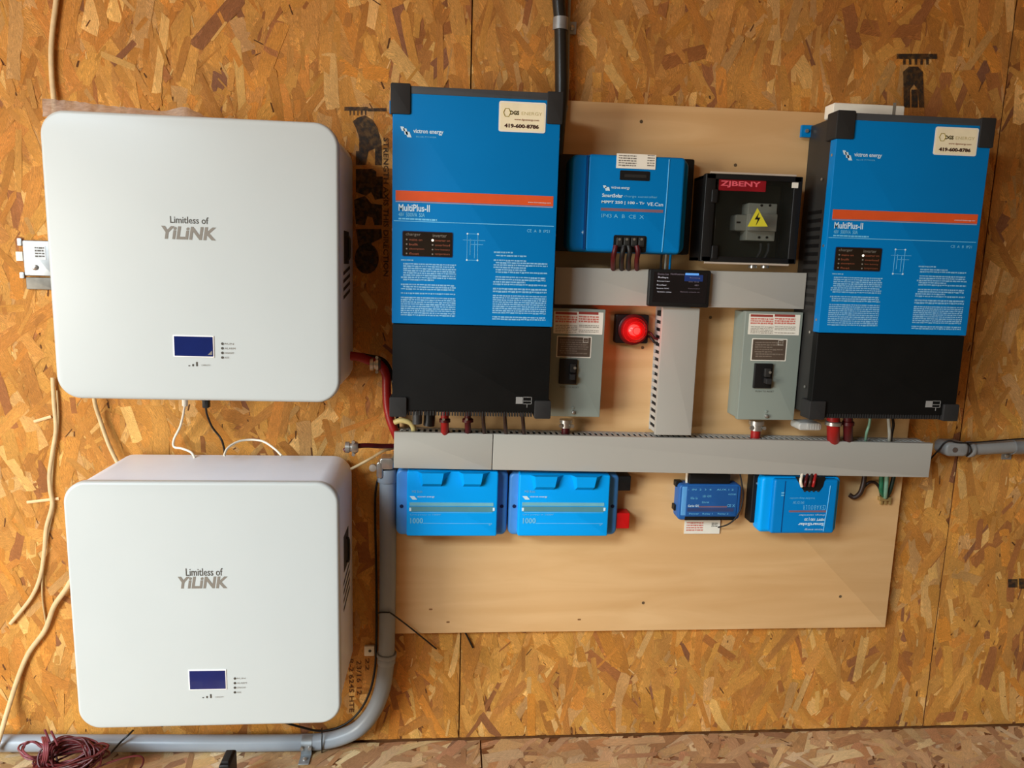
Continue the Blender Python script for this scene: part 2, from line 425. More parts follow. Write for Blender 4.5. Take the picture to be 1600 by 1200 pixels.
# ink stamps on the boards (flat print, a hair in front of the strands)
def stamp(polys, name='stamp_mark'):
    b = MB()
    for poly in polys:
        P = [W(u, v, .0006) for u, v in poly]; b.add(P, [tuple(range(len(P)))])
    return b.build(name, M_STAMP, wall, smooth=0)
def R4(u0, v0, u1, v1): return [(u0, v0), (u1, v0), (u1, v1), (u0, v1)]
stamp([R4(538, 167, 575, 173), R4(575, 169, 604, 174)]+[R4(546+6*k, 173, 548+6*k, 180) for k in range(5)])
arch = [(551, 190), (558, 184), (570, 180), (582, 187), (590, 200), (596, 222), (597, 258), (586, 258), (586, 232), (576, 236), (571, 258), (556, 258), (556, 236), (561, 236), (561, 215), (556, 200)]
stamp([arch])
stamp([[(556, 264), (582, 264), (588, 268), (588, 276), (598, 276), (598, 310), (586, 312), (580, 300), (572, 306), (556, 300)]])
stamp([[(553, 312), (570, 306), (580, 318), (597, 320), (597, 352), (585, 352), (582, 340), (574, 338), (570, 352), (556, 350)]])
stamp([[(556, 358), (596, 358), (597, 372), (580, 380), (586, 392), (572, 392), (560, 384)]])
stamp([[(556+19*math.sin(a)+17, 404-24*math.cos(a)) for a in [2*math.pi*k/18 for k in range(18)]]])
p0, p1 = W(599, 215, .0006), W(607, 432, .0006)
letter('STRENGTH AXIS THIS DIRECTION', p0.x, p1.x, p1.z, p0.z, -.0006, M_STAMP, wall, rot=90, bold=.02)
for tx, (u0, v0, u1, v1) in (('R-2 6245 HTE', (545, 1030, 553, 1113)), ('23/16 12', (557, 1032, 565, 1086)), ('22', (571, 1028, 577, 1048))):
    p0, p1 = W(u0, v0, .0006), W(u1, v1, .0006)
    letter(tx, p0.x, p1.x, p1.z, p0.z, -.0006, mat('brown_stamp_ink', (92, 54, 20), .7), wall, rot=90, bold=.01)
stamp([R4(1401, 84, 1464, 92)]+[R4(1411+9*k, 92, 1415+9*k, 101) for k in range(5)])
stamp([[(1411, 112), (1420, 104), (1434, 104), (1442, 112), (1444, 168), (1436, 168), (1434, 140), (1428, 132), (1422, 140), (1422, 168), (1412, 168)], R4(1424, 140, 1434, 168)])
stamp([R4(1592, 904, 1600, 920), R4(1575, 905, 1590, 918)])

# ------------------------------------------------------------------ plywood backing board
px0, px1, pz0, pz1 = -.1213, 1.0639, -.8436, .3427
ply = Thing('plywood_board', 'large square pale birch plywood backing board screwed to the strand board wall', 'board', (px0, 0, pz0))
MB().rbox(0, px1-px0, 0, pz1-pz0, -.0008, -.018, .001, .0006).build('panel', M_PLY, ply.o)
for u, v in ((1005, 942), (1313, 932), (1149, 258), (1002, 190), (1110, 496), (1004, 543)):
    q = ply.p(u, v, .018)
    MB().lathe(q, (0, -1, 0), [(.0036, -.0005), (.0036, .0004), (.0016, .0006), (.0012, .0001)], 12).build('screw', M_DIRT, ply.o)
for u, v in ((673, 952), (700, 972), (905, 968)):
    q = ply.p(u, v, .018); MB().rbox(q.x-.004, q.x+.004, q.z-.002, q.z+.002, -.0178, -.0183, .0018, 0).build('knot', mat('wood_knot', (140, 96, 56), .7), ply.o)

# ------------------------------------------------------------------ wall batteries
def battery(label, front, logo, scr, holes, side_v, th=0., inlet=None):
    (u0, v0), (u1, v1) = front       # sharp front corners: bottom left, top right
    d = .237
    a, b = W(u0, v0, d), W(u1, v1, d)
    wd, hh = .5038, .5018
    anc = Vector((a.x, -.012, a.z))
    t = Thing('wall_battery', label, 'battery', anc, th, 'white wall batteries')
    yf = t.y(d)
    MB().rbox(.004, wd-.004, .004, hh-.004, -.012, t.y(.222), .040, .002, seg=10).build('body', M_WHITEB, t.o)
    MB().rbox(.0, wd, 0, hh, t.y(.2225), yf, .042, .006, seg=12, es=5).build('front_panel', M_WHITE, t.o)
    MB().box(.12, wd-.12, 0, -.012, .1, .4).build('wall_bracket', M_GALV, t.o)
    # logo
    x0, x1, z0, z1 = t.rect(*logo[0], d); letter('YiLiNK', x0, x1, z0, z1, yf-.0004, M_LOGO, t.o, bold=.035, shear=.04)
    x0, x1, z0, z1 = t.rect(*logo[1], d); letter('Limitless of', x0, x1, z0, z1, yf-.0004, M_LOGOD, t.o, bold=.01)
    # display
    x0, x1, z0, z1 = t.rect(*scr, d)
    ds = MB().rbox(x0, x1, z0, z1, yf, yf-.0016, .0006, 0).build('display', M_SCR, t.o)
    MB().rbox(x0-.002, x1+.002, z0-.002, z1+.002, yf+.001, yf-.0012, .001, .0005).build('display_bezel', M_EDGE, ds)
    u0, v0, u1, v1 = scr
    for k in range(4):
        q = t.p(u1+14, v0+12+k*7.2, d); MB().cyl((q.x, yf+.0005, q.z), (0, -1, 0), .0024, .0012, 10).build('indicator_light', M_LOGOD, t.o)
        letter(('RUN', 'ALARM', 'ON/OFF', 'ADS')[k], q.x+.004, q.x+.004+(.016, .019, .017, .008)[k], q.z-.0017, q.z+.0017, yf-.0004, M_LOGO, t.o)
    for k, (dx, h) in enumerate(((-4, .002), (2, .004), (8, .008))):
        q = t.p((u0+u1)/2-3+dx, v1+14, d); MB().box(q.x-.0014, q.x+.0014, yf-.0006, yf+.001, q.z-.0015, q.z-.0015+h).build('level_mark', M_LOGOD, t.o)
    q = t.p((u0+u1)/2+12, v1+14, d); letter('CAPACITY', q.x, q.x+.016, q.z-.001, q.z+.002, yf-.0004, M_LOGO, t.o)
    # screws of the folded top edge, vents and handle recess on the right side
    for u in holes:
        MB().cyl((u*wd, t.y(.218), hh-.0035), (0, 0, 1), .003, .0006, 10).build('screw', M_LOGOD, t.o)
    s0, s1 = side_v; h = s1-s0
    MB().rbox(.09, .16, s0+h*.62, s0+h, 0, .0, .001, 0)
    hp = MB().box(wd-.0045, wd-.0032, t.y(.15), t.y(.085), s0+h*.55, s0+h).build('handle_recess', mat('dark_recess', (58, 54, 50), .6), t.o)
    MB().tube([(wd-.003, t.y(.12), s0+h*.62), (wd+.002, t.y(.12), s0+h*.64), (wd+.002, t.y(.12), s0+h*.9), (wd-.003, t.y(.12), s0+h*.92)], .0028, 8, 3).build('handle', M_CHAS, t.o)
    for k in range(4):
        z = s0+h*(.06+.11*k)
        MB().add([(wd-.0034, t.y(.16), z), (wd-.0034, t.y(.07), z+.012), (wd-.0034, t.y(.07), z+.019), (wd-.0034, t.y(.16), z+.007)], [(0, 1, 2, 3)]).build('vent_slot', mat('dark_recess', (58, 54, 50)), t.o)
    return t
bat1 = battery('upper of two white wall batteries, blue screen streaked with glare', ((89.5, 622.5), (520.5, 192)),
        ((250, 352.5, 339, 376), (265.5, 337.5, 326, 350.5)), (272, 525, 333.5, 557), (), (.18, .32), -.004)
bat2 = battery('lower of two white wall batteries, plain blue screen, near the floor', ((123.5, 1140), (526.5, 751)),
        ((276, 901, 357, 919), (290, 888, 348, 899.5)), (296, 1048, 353, 1075.5), (.10, .49, .88), (.19, .36), 0.)
# glare streak is left to the renderer; brighter diagonal sticker edge on the upper display
q = bat1.p(331, 552, .237); MB().add([(q.x-.007, bat1.y(.2388), q.z-.003), (q.x+.001, bat1.y(.2388), q.z-.003), (q.x+.001, bat1.y(.2388), q.z+.005)], [(0, 1, 2)]).build('film_tab', M_LOGO, bat1.o)

# crumpled clear film on top of the upper battery
def film(name, label, us, base_v, top_v, d0, d1, seed):
    rnd = random.Random(seed); b = MB(); n = 40; rows = 5; vs = []
    for j in range(rows):
        for i in range(n+1):
            s_ = i/n; u = us[0]+(us[1]-us[0])*s_
            vb = base_v[0]+(base_v[1]-base_v[0])*s_; vt = top_v(s_)
            f = j/(rows-1); d = d0+(d1-d0)*f+rnd.uniform(-.004, .004)
            vs.append(W(u+rnd.uniform(-1, 1), vb+(vt-vb)*f+rnd.uniform(-1, 1)*(1 if 0 < j else 0), d))
    fs = [(j*(n+1)+i, j*(n+1)+i+1, (j+1)*(n+1)+i+1, (j+1)*(n+1)+i) for j in range(rows-1) for i in range(n)]
    o = b.add(vs, fs).build(name, M_WRAP, off=vs[0], smooth=80); return tag(o, label, 'packing film')
film('packing_film', 'crumpled clear packing film lying on top of the upper white battery', (66, 332), (182, 196), lambda s: 153+30*s-(12*(1-abs(s-.84)/.12) if abs(s-.84) < .12 else 0), .20, .12, 5)

# ------------------------------------------------------------------ grey electrical box in the wall at left
eb = Thing('junction_box', 'galvanised steel junction box half behind the upper battery at left', 'junction box', W(36, 455, 0))
eb.slab('box_body', M_GALV, (34, 375, 84, 432), -.002, .012, .003, .002)
eb.slab('lower_flange', mat('dark_galvanised', (104, 100, 92), .5, .5, var=.2, scale=60), (40, 433, 84, 453), -.002, .006, .002, .001)
eb.slab('data_label', mat('silver_label', (196, 202, 206), .5), (52, 384, 72, 406), .0118, .0126, .001, 0)
x0, x1, z0, z1 = eb.rect(54, 386, 70, 404, .0128); fine_print(x0, x1, z0, z1, 4, eb.y(.0129), M_LOGOD, eb.o, 4, 1)
q = eb.p(55, 418, .012); MB().lathe(q, (0, -1, 0), [(.006, 0), (.0055, .003), (.002, .0045)], 12).build('screw', M_STEEL, eb.o)
eb.slab('side_tab', M_LABEL, (24, 393, 36, 408), .001, .006, .001, .0005)
for u, v, w_, h in ((26, 372, 8, 12), (30, 425, 8, 10)):
    eb.slab('mounting_ear', M_GALV, (u, v, u+w_, v+h), .001, .004, .002, .0005)

# ------------------------------------------------------------------ the two blue inverters
def inverter(label, bl, br, tl, tr):
    d = .154
    BL, BR, TL, TR = (W(*q, d) for q in (bl, br, tl, tr))
    th = math.atan2((BR.z-BL.z)+(TR.z-TL.z), (BR.x-BL.x)+(TR.x-TL.x))
    wd = ((BR-BL).length+(TR-TL).length)/2; hh = ((TL-BL).length+(TR-BR).length)/2
    t = Thing('inverter_charger', label, 'inverter', (BL.x, -.0186, BL.z), th, 'blue and black inverters')
    yf = t.y(d); yl = t.y(.150); ya = yf-.0004
    X = lambda s_: s_*wd
    Z = lambda t_: hh*(1-t_)
    def R(s0, t0, s1, t1): return X(s0), X(s1), Z(t1), Z(t0)
    MB().rbox(.004, wd-.004, .004, hh-.004, t.y(.030), t.y(.134), .003, .001).build('chassis', M_CHAS, t.o)
    MB().box(.012, wd-.012, 0, t.y(.030), hh*.12, hh*.2).build('wall_bracket', M_GALV, t.o)
    MB().box(.012, wd-.012, 0, t.y(.030), hh*.8, hh*.88).build('wall_bracket', M_GALV, t.o)
    MB().box(-.016, .012, t.y(.034), t.y(.026), hh*.955, hh*.995).build('mounting_tab', M_BLUE2, t.o)
    q = (-.006, t.y(.034), hh*.975); MB().cyl(q, (0, -1, 0), .004, .004, 10).build('bolt', M_STEEL, t.o)
    # upper blue cover, wraps round the sides, and lower black cover
    x0, x1, z0, z1 = R(0, .006, 1, .7066)
    MB().rbox(x0, x1, z0, z1, t.y(.132), yf, .002, .0012).build('upper_cover', M_BLUE, t.o)
    x0, x1, z0, z1 = R(0, .7085, 1, .985)
    MB().rbox(x0+.0012, x1-.0012, z0, z1, t.y(.132), t.y(.1515), .002, .0012).build('lower_cover', M_BLACK, t.o)
    x0, x1, z0, z1 = R(.03, 0, .97, .022)
    MB().rbox(x0, x1, z0, z1, t.y(.1325), t.y(.1546), .001, .0006).build('top_trim', M_CAPT, t.o)
    for s0, t0, s1, t1, pr in ((-.012, -.006, .105, .082, 0), (.915, -.004, 1.012, .09, 0), (-.012, .94, .095, 1.004, 1), (.905, .945, 1.01, 1.004, 1)):
        x0, x1, z0, z1 = R(s0, t0, s1, t1); MB().rbox(x0, x1, z0, z1, t.y(.118), t.y(.157), .003, .001).build('corner_cap', M_CAP, t.o)
    b = MB()
    for k in range(46):
        x = X(.1)+(X(.9)-X(.1))*k/46; b.box(x, x+wd*.009, t.y(.1505), t.y(.14), Z(1.0), Z(.983))
    tag(b.build('bottom_grille', M_CAP, t.o), kind='stuff')
    # stripe and print
    x0, x1, z0, z1 = R(.02, .303, .975, .333); MB().box(x0, x1, ya, yf+.001, z0, z1).build('orange_stripe', M_ORANGE, t.o)
    x0, x1, z0, z1 = R(.02, .3345, .975, .3375); MB().box(x0, x1, ya, yf+.001, z0, z1).build('rule_line', mat('mauve_print', (150, 150, 170), .5), t.o)
    x0, x1, z0, z1 = R(.01, .3925, .985, .3945); MB().box(x0, x1, ya, yf+.001, z0, z1).build('rule_line', M_BLUEL, t.o)
    x0, x1, z0, z1 = R(.82, .3215, .96, .3265); letter('www.victronenergy.com', x0, x1, z0, z1, ya-.0003, M_PRINT, t.o)
    x0, x1, z0, z1 = R(.038, .343, .225, .364); letter('MultiPlus-II', x0, x1, z0, z1, ya, M_PRINT, t.o, bold=.02)
    x0, x1, z0, z1 = R(.038, .368, .195, .38); letter('48V  5000VA  50A', x0, x1, z0, z1, ya, M_BLUEL, t.o, bold=.01)
    x0, x1, z0, z1 = R(.038, .3845, .27, .390); fine_print(x0, x1, z0, z1, 1, ya, M_BLUEL, t.o, 3, 1, hgt=.9)
    x0, x1, z0, z1 = R(.82, .405, .96, .414); letter('CE  A  B  IP21', x0, x1, z0, z1, ya, M_BLUEL, t.o)
    # maker's mark
    lg = MB()
    for (s0, t0, s1, t1) in ((.045, .117, .075, .13), (.062, .122, .092, .14), (.075, .131, .112, .147)):
        x0, x1, z0, z1 = R(s0, t0, s1, t1); k = (x1-x0)*.35
        lg.add([(x0, ya, z1), (x1-k, ya, z1), (x1, ya, z0), (x0+k, ya, z0)], [(0, 1, 2, 3)])
    lg.build('logo', M_PRINT, t.o, smooth=0)
    x0, x1, z0, z1 = R(.122, .122, .30, .138); letter('victron energy', x0, x1, z0, z1, ya, M_PRINT, t.o, bold=.02)
    x0, x1, z0, z1 = R(.14, .142, .26, .146); letter('BLUE POWER', x0, x1, z0, z1, ya, M_BLUEL, t.o)
    # LED window
    x0, x1, z0, z1 = R(.064, .424, .365, .498)
    MB().rbox(x0-.0012, x1+.0012, z0-.0012, z1+.0012, yf+.001, yf-.0005, .003, 0).build('window_rim', M_BLUED, t.o)
    pn = MB().rbox(x0, x1, z0, z1, yf+.001, yf-.0008, .0025, 0).build('led_window', M_PANEL, t.o)
    xx, zz = x1-x0, z1-z0; yp = yf-.0011
    letter('charger', x0+xx*.06, x0+xx*.36, z0+zz*.80, z0+zz*.95, yp, M_LOGO, pn); letter('inverter', x0+xx*.6, x0+xx*.88, z0+zz*.80, z0+zz*.93, yp, M_LOGO, pn)
    for k in range(4):
        zc = z0+zz*(.67-.19*k)
        for q_, (c0, nm) in enumerate(((.08, ('mains on', 'bulk', 'absorption', 'float')), (.6, ('inverter on', 'overload', 'low battery', 'temperature')))):
            on = (q_ == 1 and k == 0)
            r = .0024 if on else .0016
            MB().cyl((x0+xx*c0, yf-.0005, zc), (0, -1, 0), r, .0008, 10).build('led', M_LED if on else M_LOGO, pn)
            letter(nm[k], x0+xx*(c0+.05), x0+xx*(c0+.05+(.3 if q_ else .1+.02*len(nm[k]))), zc-zz*.045, zc+zz*.045, yp, M_LEDR, pn)
    # wiring diagram
    x0, x1, z0, z1 = R(.455, .425, .52, .505); lw = .0007; b = MB()
    for a, c in (((x0, z0), (x0, z1)), ((x1, z0), (x1, z1)), ((x0, z1), (x1, z1)), ((x0, z0), (x1, z0)), ((x0-.008, z1-.012), (x1+.014, z1-.012)), ((x0+.006, z0+.01), (x0+.006, z1-.01)), ((x1-.006, z0+.004), (x1-.006, z1-.014)), ((x0+.006, z1-.02), (x1+.01, z1-.02))):
        b.box(min(a[0], c[0])-lw/2, max(a[0], c[0])+lw/2, ya, yf+.001, min(a[1], c[1])-lw/2, max(a[1], c[1])+lw/2)
    b.build('wiring_diagram', M_BLUEL, t.o)
    for x, z in ((x0, z0), (x0, z1), (x1, z0), (x1, z1)): MB().cyl((x, yf, z), (0, -1, 0), .0018, .0006, 8).build('diagram_node', M_PRINT, t.o)
    # two columns of warnings
    sd = 5
    for cs, blocks in (((.055, .39), ((.509, .515, 1, .22), (.52, .575, 8, None), (.583, .604, 3, None), (.61, .684, 11, 1))), ((.62, .955), ((.476, .483, 1, .35), (.486, .544, 8, None), (.552, .582, 4, None), (.588, .605, 2, 1), (.610, .69, 12, 1)))):
        for t0, t1, rows, fl in blocks:
            x0, x1, z0, z1 = R(cs[0], t0, cs[1], t1); sd += 1
            if fl == .22 or fl == .35: x1 = x0+(x1-x0)*fl; fl = 1
            fine_print(x0, x1, z0, z1, rows, ya, M_FPRINT, t.o, sd, fl, hgt=.62)
    # installer's sticker
    x0, x1, z0, z1 = R(.628, .030, .91, .118)
    sk = MB().rbox(x0, x1, z0, z1, yf-.0002, yf-.0008, .004, 0).build('installer_sticker', M_LABEL, t.o)
    MB().rbox(x0+.003, x1-.003, z0+.003, z1-.003, yf-.0004, yf-.0010, .003, 0).build('sticker_print_area', M_CREAM, sk)
    xx, zz = x1-x0, z1-z0; ys = yf-.0013
    ring = MB().tube([(x0+xx*(.17+.075*math.cos(a)), ys, z0+zz*(.63+.15*math.sin(a))) for a in [k*math.pi/3 for k in range(6)]], .0007, 6, 1, closed=True).build('sticker_emblem', mat('ochre_ink', (166, 150, 70), .5), sk)
    letter('DGS', x0+xx*.235, x0+xx*.43, z0+zz*.56, z0+zz*.70, ys, mat('olive_black_ink', (70, 62, 24), .5), sk, bold=.05)
    letter('ENERGY', x0+xx*.48, x0+xx*.92, z0+zz*.57, z0+zz*.68, ys, mat('gold_ink', (196, 180, 124), .5), sk)
    letter('www.dgsenergy.com', x0+xx*.33, x0+xx*.86, z0+zz*.37, z0+zz*.45, ys, mat('rust_ink', (150, 100, 70), .5), sk, bold=.02)
    letter('419-600-8786', x0+xx*.12, x0+xx*.86, z0+zz*.13, z0+zz*.27, ys, mat('dark_maroon_ink', (58, 24, 16), .5), sk, bold=.05)
    # connection icon on the black cover
    yb = t.y(.1518)
    x0, x1, z0, z1 = R(.785, .933, .885, .97); xx, zz = x1-x0, z1-z0
    b = MB(); lw = .0009
    for a, c in (((.45, .35), (1, .35)), ((.45, .95), (1, .95)), ((1, .35), (1, .95)), ((.45, .35), (.45, .95)), ((.72, .05), (.72, .35)), ((.45, .6), (1, .6))):
        b.box(x0+xx*min(a[0], c[0])-lw/2, x0+xx*max(a[0], c[0])+lw/2, yb-.0004, yb+.001, z0+zz*min(a[1], c[1])-lw/2, z0+zz*max(a[1], c[1])+lw/2)
    b.box(x0, x0+xx*.42, yb-.0004, yb+.001, z0+zz*.35, z0+zz*.95)
    b.build('connection_icon', mat('grey_icon_ink', (140, 138, 134), .5), t.o)
    # side screws
    for tt, dd in ((.13, .143), (.42, .143), (.665, .143), (.71, .120), (.2, .11), (.9, .12)):
        MB().cyl((.0002, t.y(dd), Z(tt)), (-1, 0, 0), .0028, .0016, 10).build('screw', M_STEEL, t.o)
        MB().cyl((wd-.0002, t.y(dd), Z(tt)), (1, 0, 0), .0028, .0016, 10).build('screw', M_STEEL, t.o)
    for k in range(12):
        MB().box(.0034, .0042, t.y(.115), t.y(.055), Z(.30+.028*k), Z(.312+.028*k)).build('vent_slot', M_BLK, t.o)
    return t
inv1 = inverter('left blue and black inverter with installer sticker, beside the white batteries', (611.5, 649), (857, 651), (609.5, 131), (874, 146))
inv2 = inverter('right blue and black inverter with its charcoal left side showing, at the plywood edge', (1265.5, 653.5), (1492.5, 657.5), (1315, 177), (1557, 187))

st = Thing('cover_strip', 'whitish flat plastic strip lying on top of the right inverter', 'plastic strip', W(1305, 172, .09))
st.slab('strip', M_LABEL, (1303, 160, 1412, 188), .05, .085, .004, .002)
st.slab('joint_line', M_LOGO, (1396, 160.5, 1398, 186), .0849, .0855, .0003, 0)

# ------------------------------------------------------------------ wire ducts
def duct_h(label, u0, u1, vt0, vb0, vt1, vb1, splits=(), d=.079, label_cat='wire duct', th=0., fingers_top=True, x_ends=None):
    A, B = W(u0, vb0, d), W(u1, vb1, d); C, E = W(u0, vt0, d), W(u1, vt1, d)
    th = math.atan2(B.z-A.z, B.x-A.x); L = (B-A).length; H = ((C-A).length+(E-B).length)/2
    t = Thing('wire_duct', label, label_cat, (A.x, -.0186, A.z), th, 'grey slotted wire ducts')
    MB().box(0, L, 0, -.003, 0.002, H-.002).build('back_plate', M_DUCTD, t.o)
    cuts = [0]+[t.p(u, 700, d).x for u in splits]+[L]
    for i in range(len(cuts)-1):
        a, b = cuts[i]+(.0008 if i else 0), cuts[i+1]-(.0008 if i < len(cuts)-2 else 0)
        m = MB().rbox(a, b, 0, H, t.y(d-.003), t.y(d), .001, .0008)
        m.box(a, b, t.y(d-.003), t.y(d-.010), H-.0018, H).box(a, b, t.y(d-.003), t.y(d-.010), 0, .0018)
        m.build('cover', M_DUCT, t.o)
    n = int(L/.0125); base = None
    for k in range(n):
        x = .004+k*.0125
        if base is None:
            base = MB().box(0, .0062, -.003, t.y(d-.005), H-.0038, H-.0020).build('finger', M_DUCTD, t.o); base.location = (x, 0, 0)
        else:
            c = base.copy(); COL.objects.link(c); c.parent = t.o; c.location = (x, 0, 0)
    b = MB().box(0, L, -.003, t.y(.034), H-.0038, H-.0020); b.box(0, L, -.003, t.y(.034), .002, .0038)
    for k in range(n): b.box(.004+k*.0125, .0102+k*.0125, t.y(.034), t.y(d-.005), .002, .0038)
    tag(b.build('slotted_wall', M_DUCTD, t.o), kind='stuff')
    return t
dl = duct_h('long grey horizontal wire duct running below both inverters, cover in two pieces', 615, 1451, 677, 731.5, 691.5, 746, (770,))
dl.o['label'] = 'long grey horizontal wire duct running below both inverters, cover in two pieces'
du = duct_h('short grey horizontal wire duct between the inverters behind the touch display', 866, 1256, 417, 475.5, 427, 483, (1060,))
# vertical duct
A, B, C = W(1023.5, 681, .079), W(1080, 682, .079), W(1035, 482, .079); E_ = W(1093, 483, .079)
dv = Thing('wire_duct', 'vertical grey wire duct with slotted side standing on the long duct', 'wire duct', (A.x, -.0186, A.z+.002), 0, 'grey slotted wire ducts')
wv_, hv = ((B.x-A.x)+(E_.x-C.x))/2, C.z-A.z
MB().box(0.002, wv_-.002, 0, -.003, 0, hv).build('back_plate', M_DUCTD, dv.o)
MB().rbox(0, wv_, 0, hv, dv.y(.076), dv.y(.079), .001, .0008).box(0, .0018, dv.y(.076), dv.y(.069), 0, hv).box(wv_-.0018, wv_, dv.y(.076), dv.y(.069), 0, hv).build('cover', M_DUCT, dv.o)
base = None
for k in range(int(hv/.0163)):
    for x in (.002, wv_-.0038):
        z = .003+k*.0163
        if base is None: base = MB().box(0, .0018, -.003, dv.y(.072), 0, .0088).build('finger', M_DUCTD, dv.o); base.location = (x, 0, z)
        else:
            c = base.copy(); COL.objects.link(c); c.parent = dv.o; c.location = (x, 0, z)

for t_, L_, axx, hh_ in ((dl, 1.19, 0, .069), (du, .49, 0, .069), (dv, .27, 1, .0085)):
    b = MB(); rr = random.Random(8)
    for k in range(9):
        c0, c1 = hh_+rr.uniform(-.001, .001), -.009-.0053*k
        P = [(x*L_, c1+rr.uniform(-.0015, .0015), c0+rr.uniform(-.0015, .0015)) for x in (0.01, .2, .4, .6, .8, .99)]
        b.tube([(p[2], p[1], p[0]) if axx else p for p in P], .0040, 6, 3)
    tag(b.build('slot_darkening_wires', M_RUB, t_.o), kind='stuff', label='black wires added behind the duct slots to darken them')  # black layer added behind the slots, stands in for the shaded interior
# ------------------------------------------------------------------ large charge controller
cc = Thing('charge_controller', 'large blue solar charge controller with white label between the inverters', 'charge controller', W(893, 400, .018))
cc.slab('heatsink', M_BLK, (874, 240, 1076, 398), .018, .052, .004, .002)
x0, x1, z0, z1 = cc.rect(893, 238, 1069, 398, .112)
zc0, zc1 = z0, z1
hs = MB().rbox(x0, x1+.005, z0, z1, cc.y(.05), cc.y(.098), .018, .012, seg=6, es=5); hs.rbox(x0+.034, x1-.008, z0+.001, z1-.001, cc.y(.06), cc.y(.112), .008, .006, es=4)
hs.build('housing', M_BLUE, cc.o)
q0, q1 = cc.p(1046.5, 240, .112), cc.p(1036, 394, .112)
MB().tube([(q0.x, cc.y(.1122), z1-.006), (q0.x-.001, cc.y(.1122), (z0+z1)/2), (q0.x-.004, cc.y(.1122), z0+.004)], .0011, 6, 3).build('edge_highlight', mat('painted_blue_highlight', (96, 176, 222), .3), cc.o)  # thin pale ridge, a highlight line put into shape and colour
MB().box(x0+.033, x0+.0348, cc.y(.0985), cc.y(.113), z0+.004, z1-.004).build('seam', M_BLUED, cc.o)
cc.slab('front_recess', M_BLK, (969, 266, 1015, 283), .1118, .1128, .002, 0)
cc.slab('recess_plate', M_CHAS, (976, 272, 1010, 278), .1128, .1132, .001, 0)
cdl = cc.slab('data_label', M_LABEL, (964, 239.5, 1024, 265), .1118, .1134, .0006, 0)
x0, x1, z0, z1 = cc.rect(967, 242, 994, 262, .1134); fine_print(x0, x1, z0, z1, 5, cc.y(.1136), M_LOGO, cdl, 2, 1)
x0, x1, z0, z1 = cc.rect(1012, 242, 1022, 262, .1134); fine_print(x0, x1, z0, z1, 5, cc.y(.1136), M_LOGO, cdl, 9, 1)
for tx, px, m, bo in (('victron energy', (955, 290.5, 984, 297), M_PRINT, .02), ('SmartSolar', (941, 302, 973, 309), M_PRINT, .03), ('charge controller', (975, 304.5, 1027, 311), M_BLUEL, .0),
                      ('MPPT 250 | 100 - Tr', (940, 313, 1007, 321), M_PRINT, .03), ('VE.Can', (1011, 316, 1036, 322.5), M_PRINT, .01), ('IP43 A  B  CE  X', (940, 334, 1006, 342), M_BLUEL, 0.)):
    x0, x1, z0, z1 = cc.rect(*px, .1124); letter(tx, x0, x1, z0, z1, cc.y(.1126), m, cc.o, bold=bo)
lg = MB()
for px in ((942, 289.5, 948, 294), (945, 292, 953, 298)):
    x0, x1, z0, z1 = cc.rect(*px, .1124); lg.add([(x0, cc.y(.1126), z1), (x1-.002, cc.y(.1126), z1), (x1, cc.y(.1126), z0), (x0+.002, cc.y(.1126), z0)], [(0, 1, 2, 3)])
lg.build('logo', M_PRINT, cc.o, smooth=0)
cc.slab('faded_stripe', M_DULL, (939, 324.5, 1036, 332.5), .1118, .1124, .0004, 0)
cc.slab('terminal_recess', M_BLK, (959, 367, 1009, 395), .1118, .1126, .004, 0)
for k, m in enumerate((M_RUB, M_RUB, M_RUB, M_RUB)):
    x = 964+k*11.5
    cc.slab('terminal', M_CHAS, (x, 371, x+8, 386), .1124, .117, .002, .001)
    q = cc.p(x+4, 374, .117); MB().cyl(q, (0, -1, 0), .0026, .001, 10).build('terminal_screw', M_STEEL, cc.o)
for k in range(3):
    q = cc.p(910+5*k, 363, .0985); MB().cyl((q.x, cc.y(.0982), q.z), (0, -1, 0), .0018, .001, 8).build('indicator_light', M_PRINT, cc.o)
b = MB()
for u0, v0, u1, v1 in ((910, 360, 911.5, 366), (915, 350, 916.5, 366), (921, 358, 922.5, 366)):
    x0, x1, z0, z1 = cc.rect(u0, v0, u1, v1, .0985); b.box(x0, x1, cc.y(.0988), cc.y(.098), z0, z1)
b.build('status_marks', M_BLUEL, cc.o)
for k, (u, m, nm) in enumerate(((958, M_REDW, 'red'), (971, M_RUB, 'black'), (982, M_RUB, 'black'), (995, M_REDW, 'red'))):
    lab = ('leftmost of four thick wires under the large charge controller, red', 'black wire next to the leftmost red wire under the large charge controller', 'black wire next to the rightmost red wire under the large charge controller', 'rightmost of four thick wires under the large charge controller, red')[k]
    cable('battery_wire', lab, 'wire', [(u+2+(2 if u < 975 else -2), 384, .121), (u+2, 394, .122), (u, 406, .11), (u, 421, .075), (u, 430, .05)], .0052, m, 'wires under the large controller')
for k, u in enumerate((1034, 1041, 1048)):
    lab = ('left', 'middle', 'right')[k]+' of three thin blue-grey data cables below the large charge controller'
    cable('data_cable', lab, 'cable', [(u+2, 386, .08), (u, 398, .078), (u-1, 410, .065), (u-2, 425, .05)], .0024, (M_CHAS, M_GREYC, M_BLUE2)[k], 'data cables under the large controller')

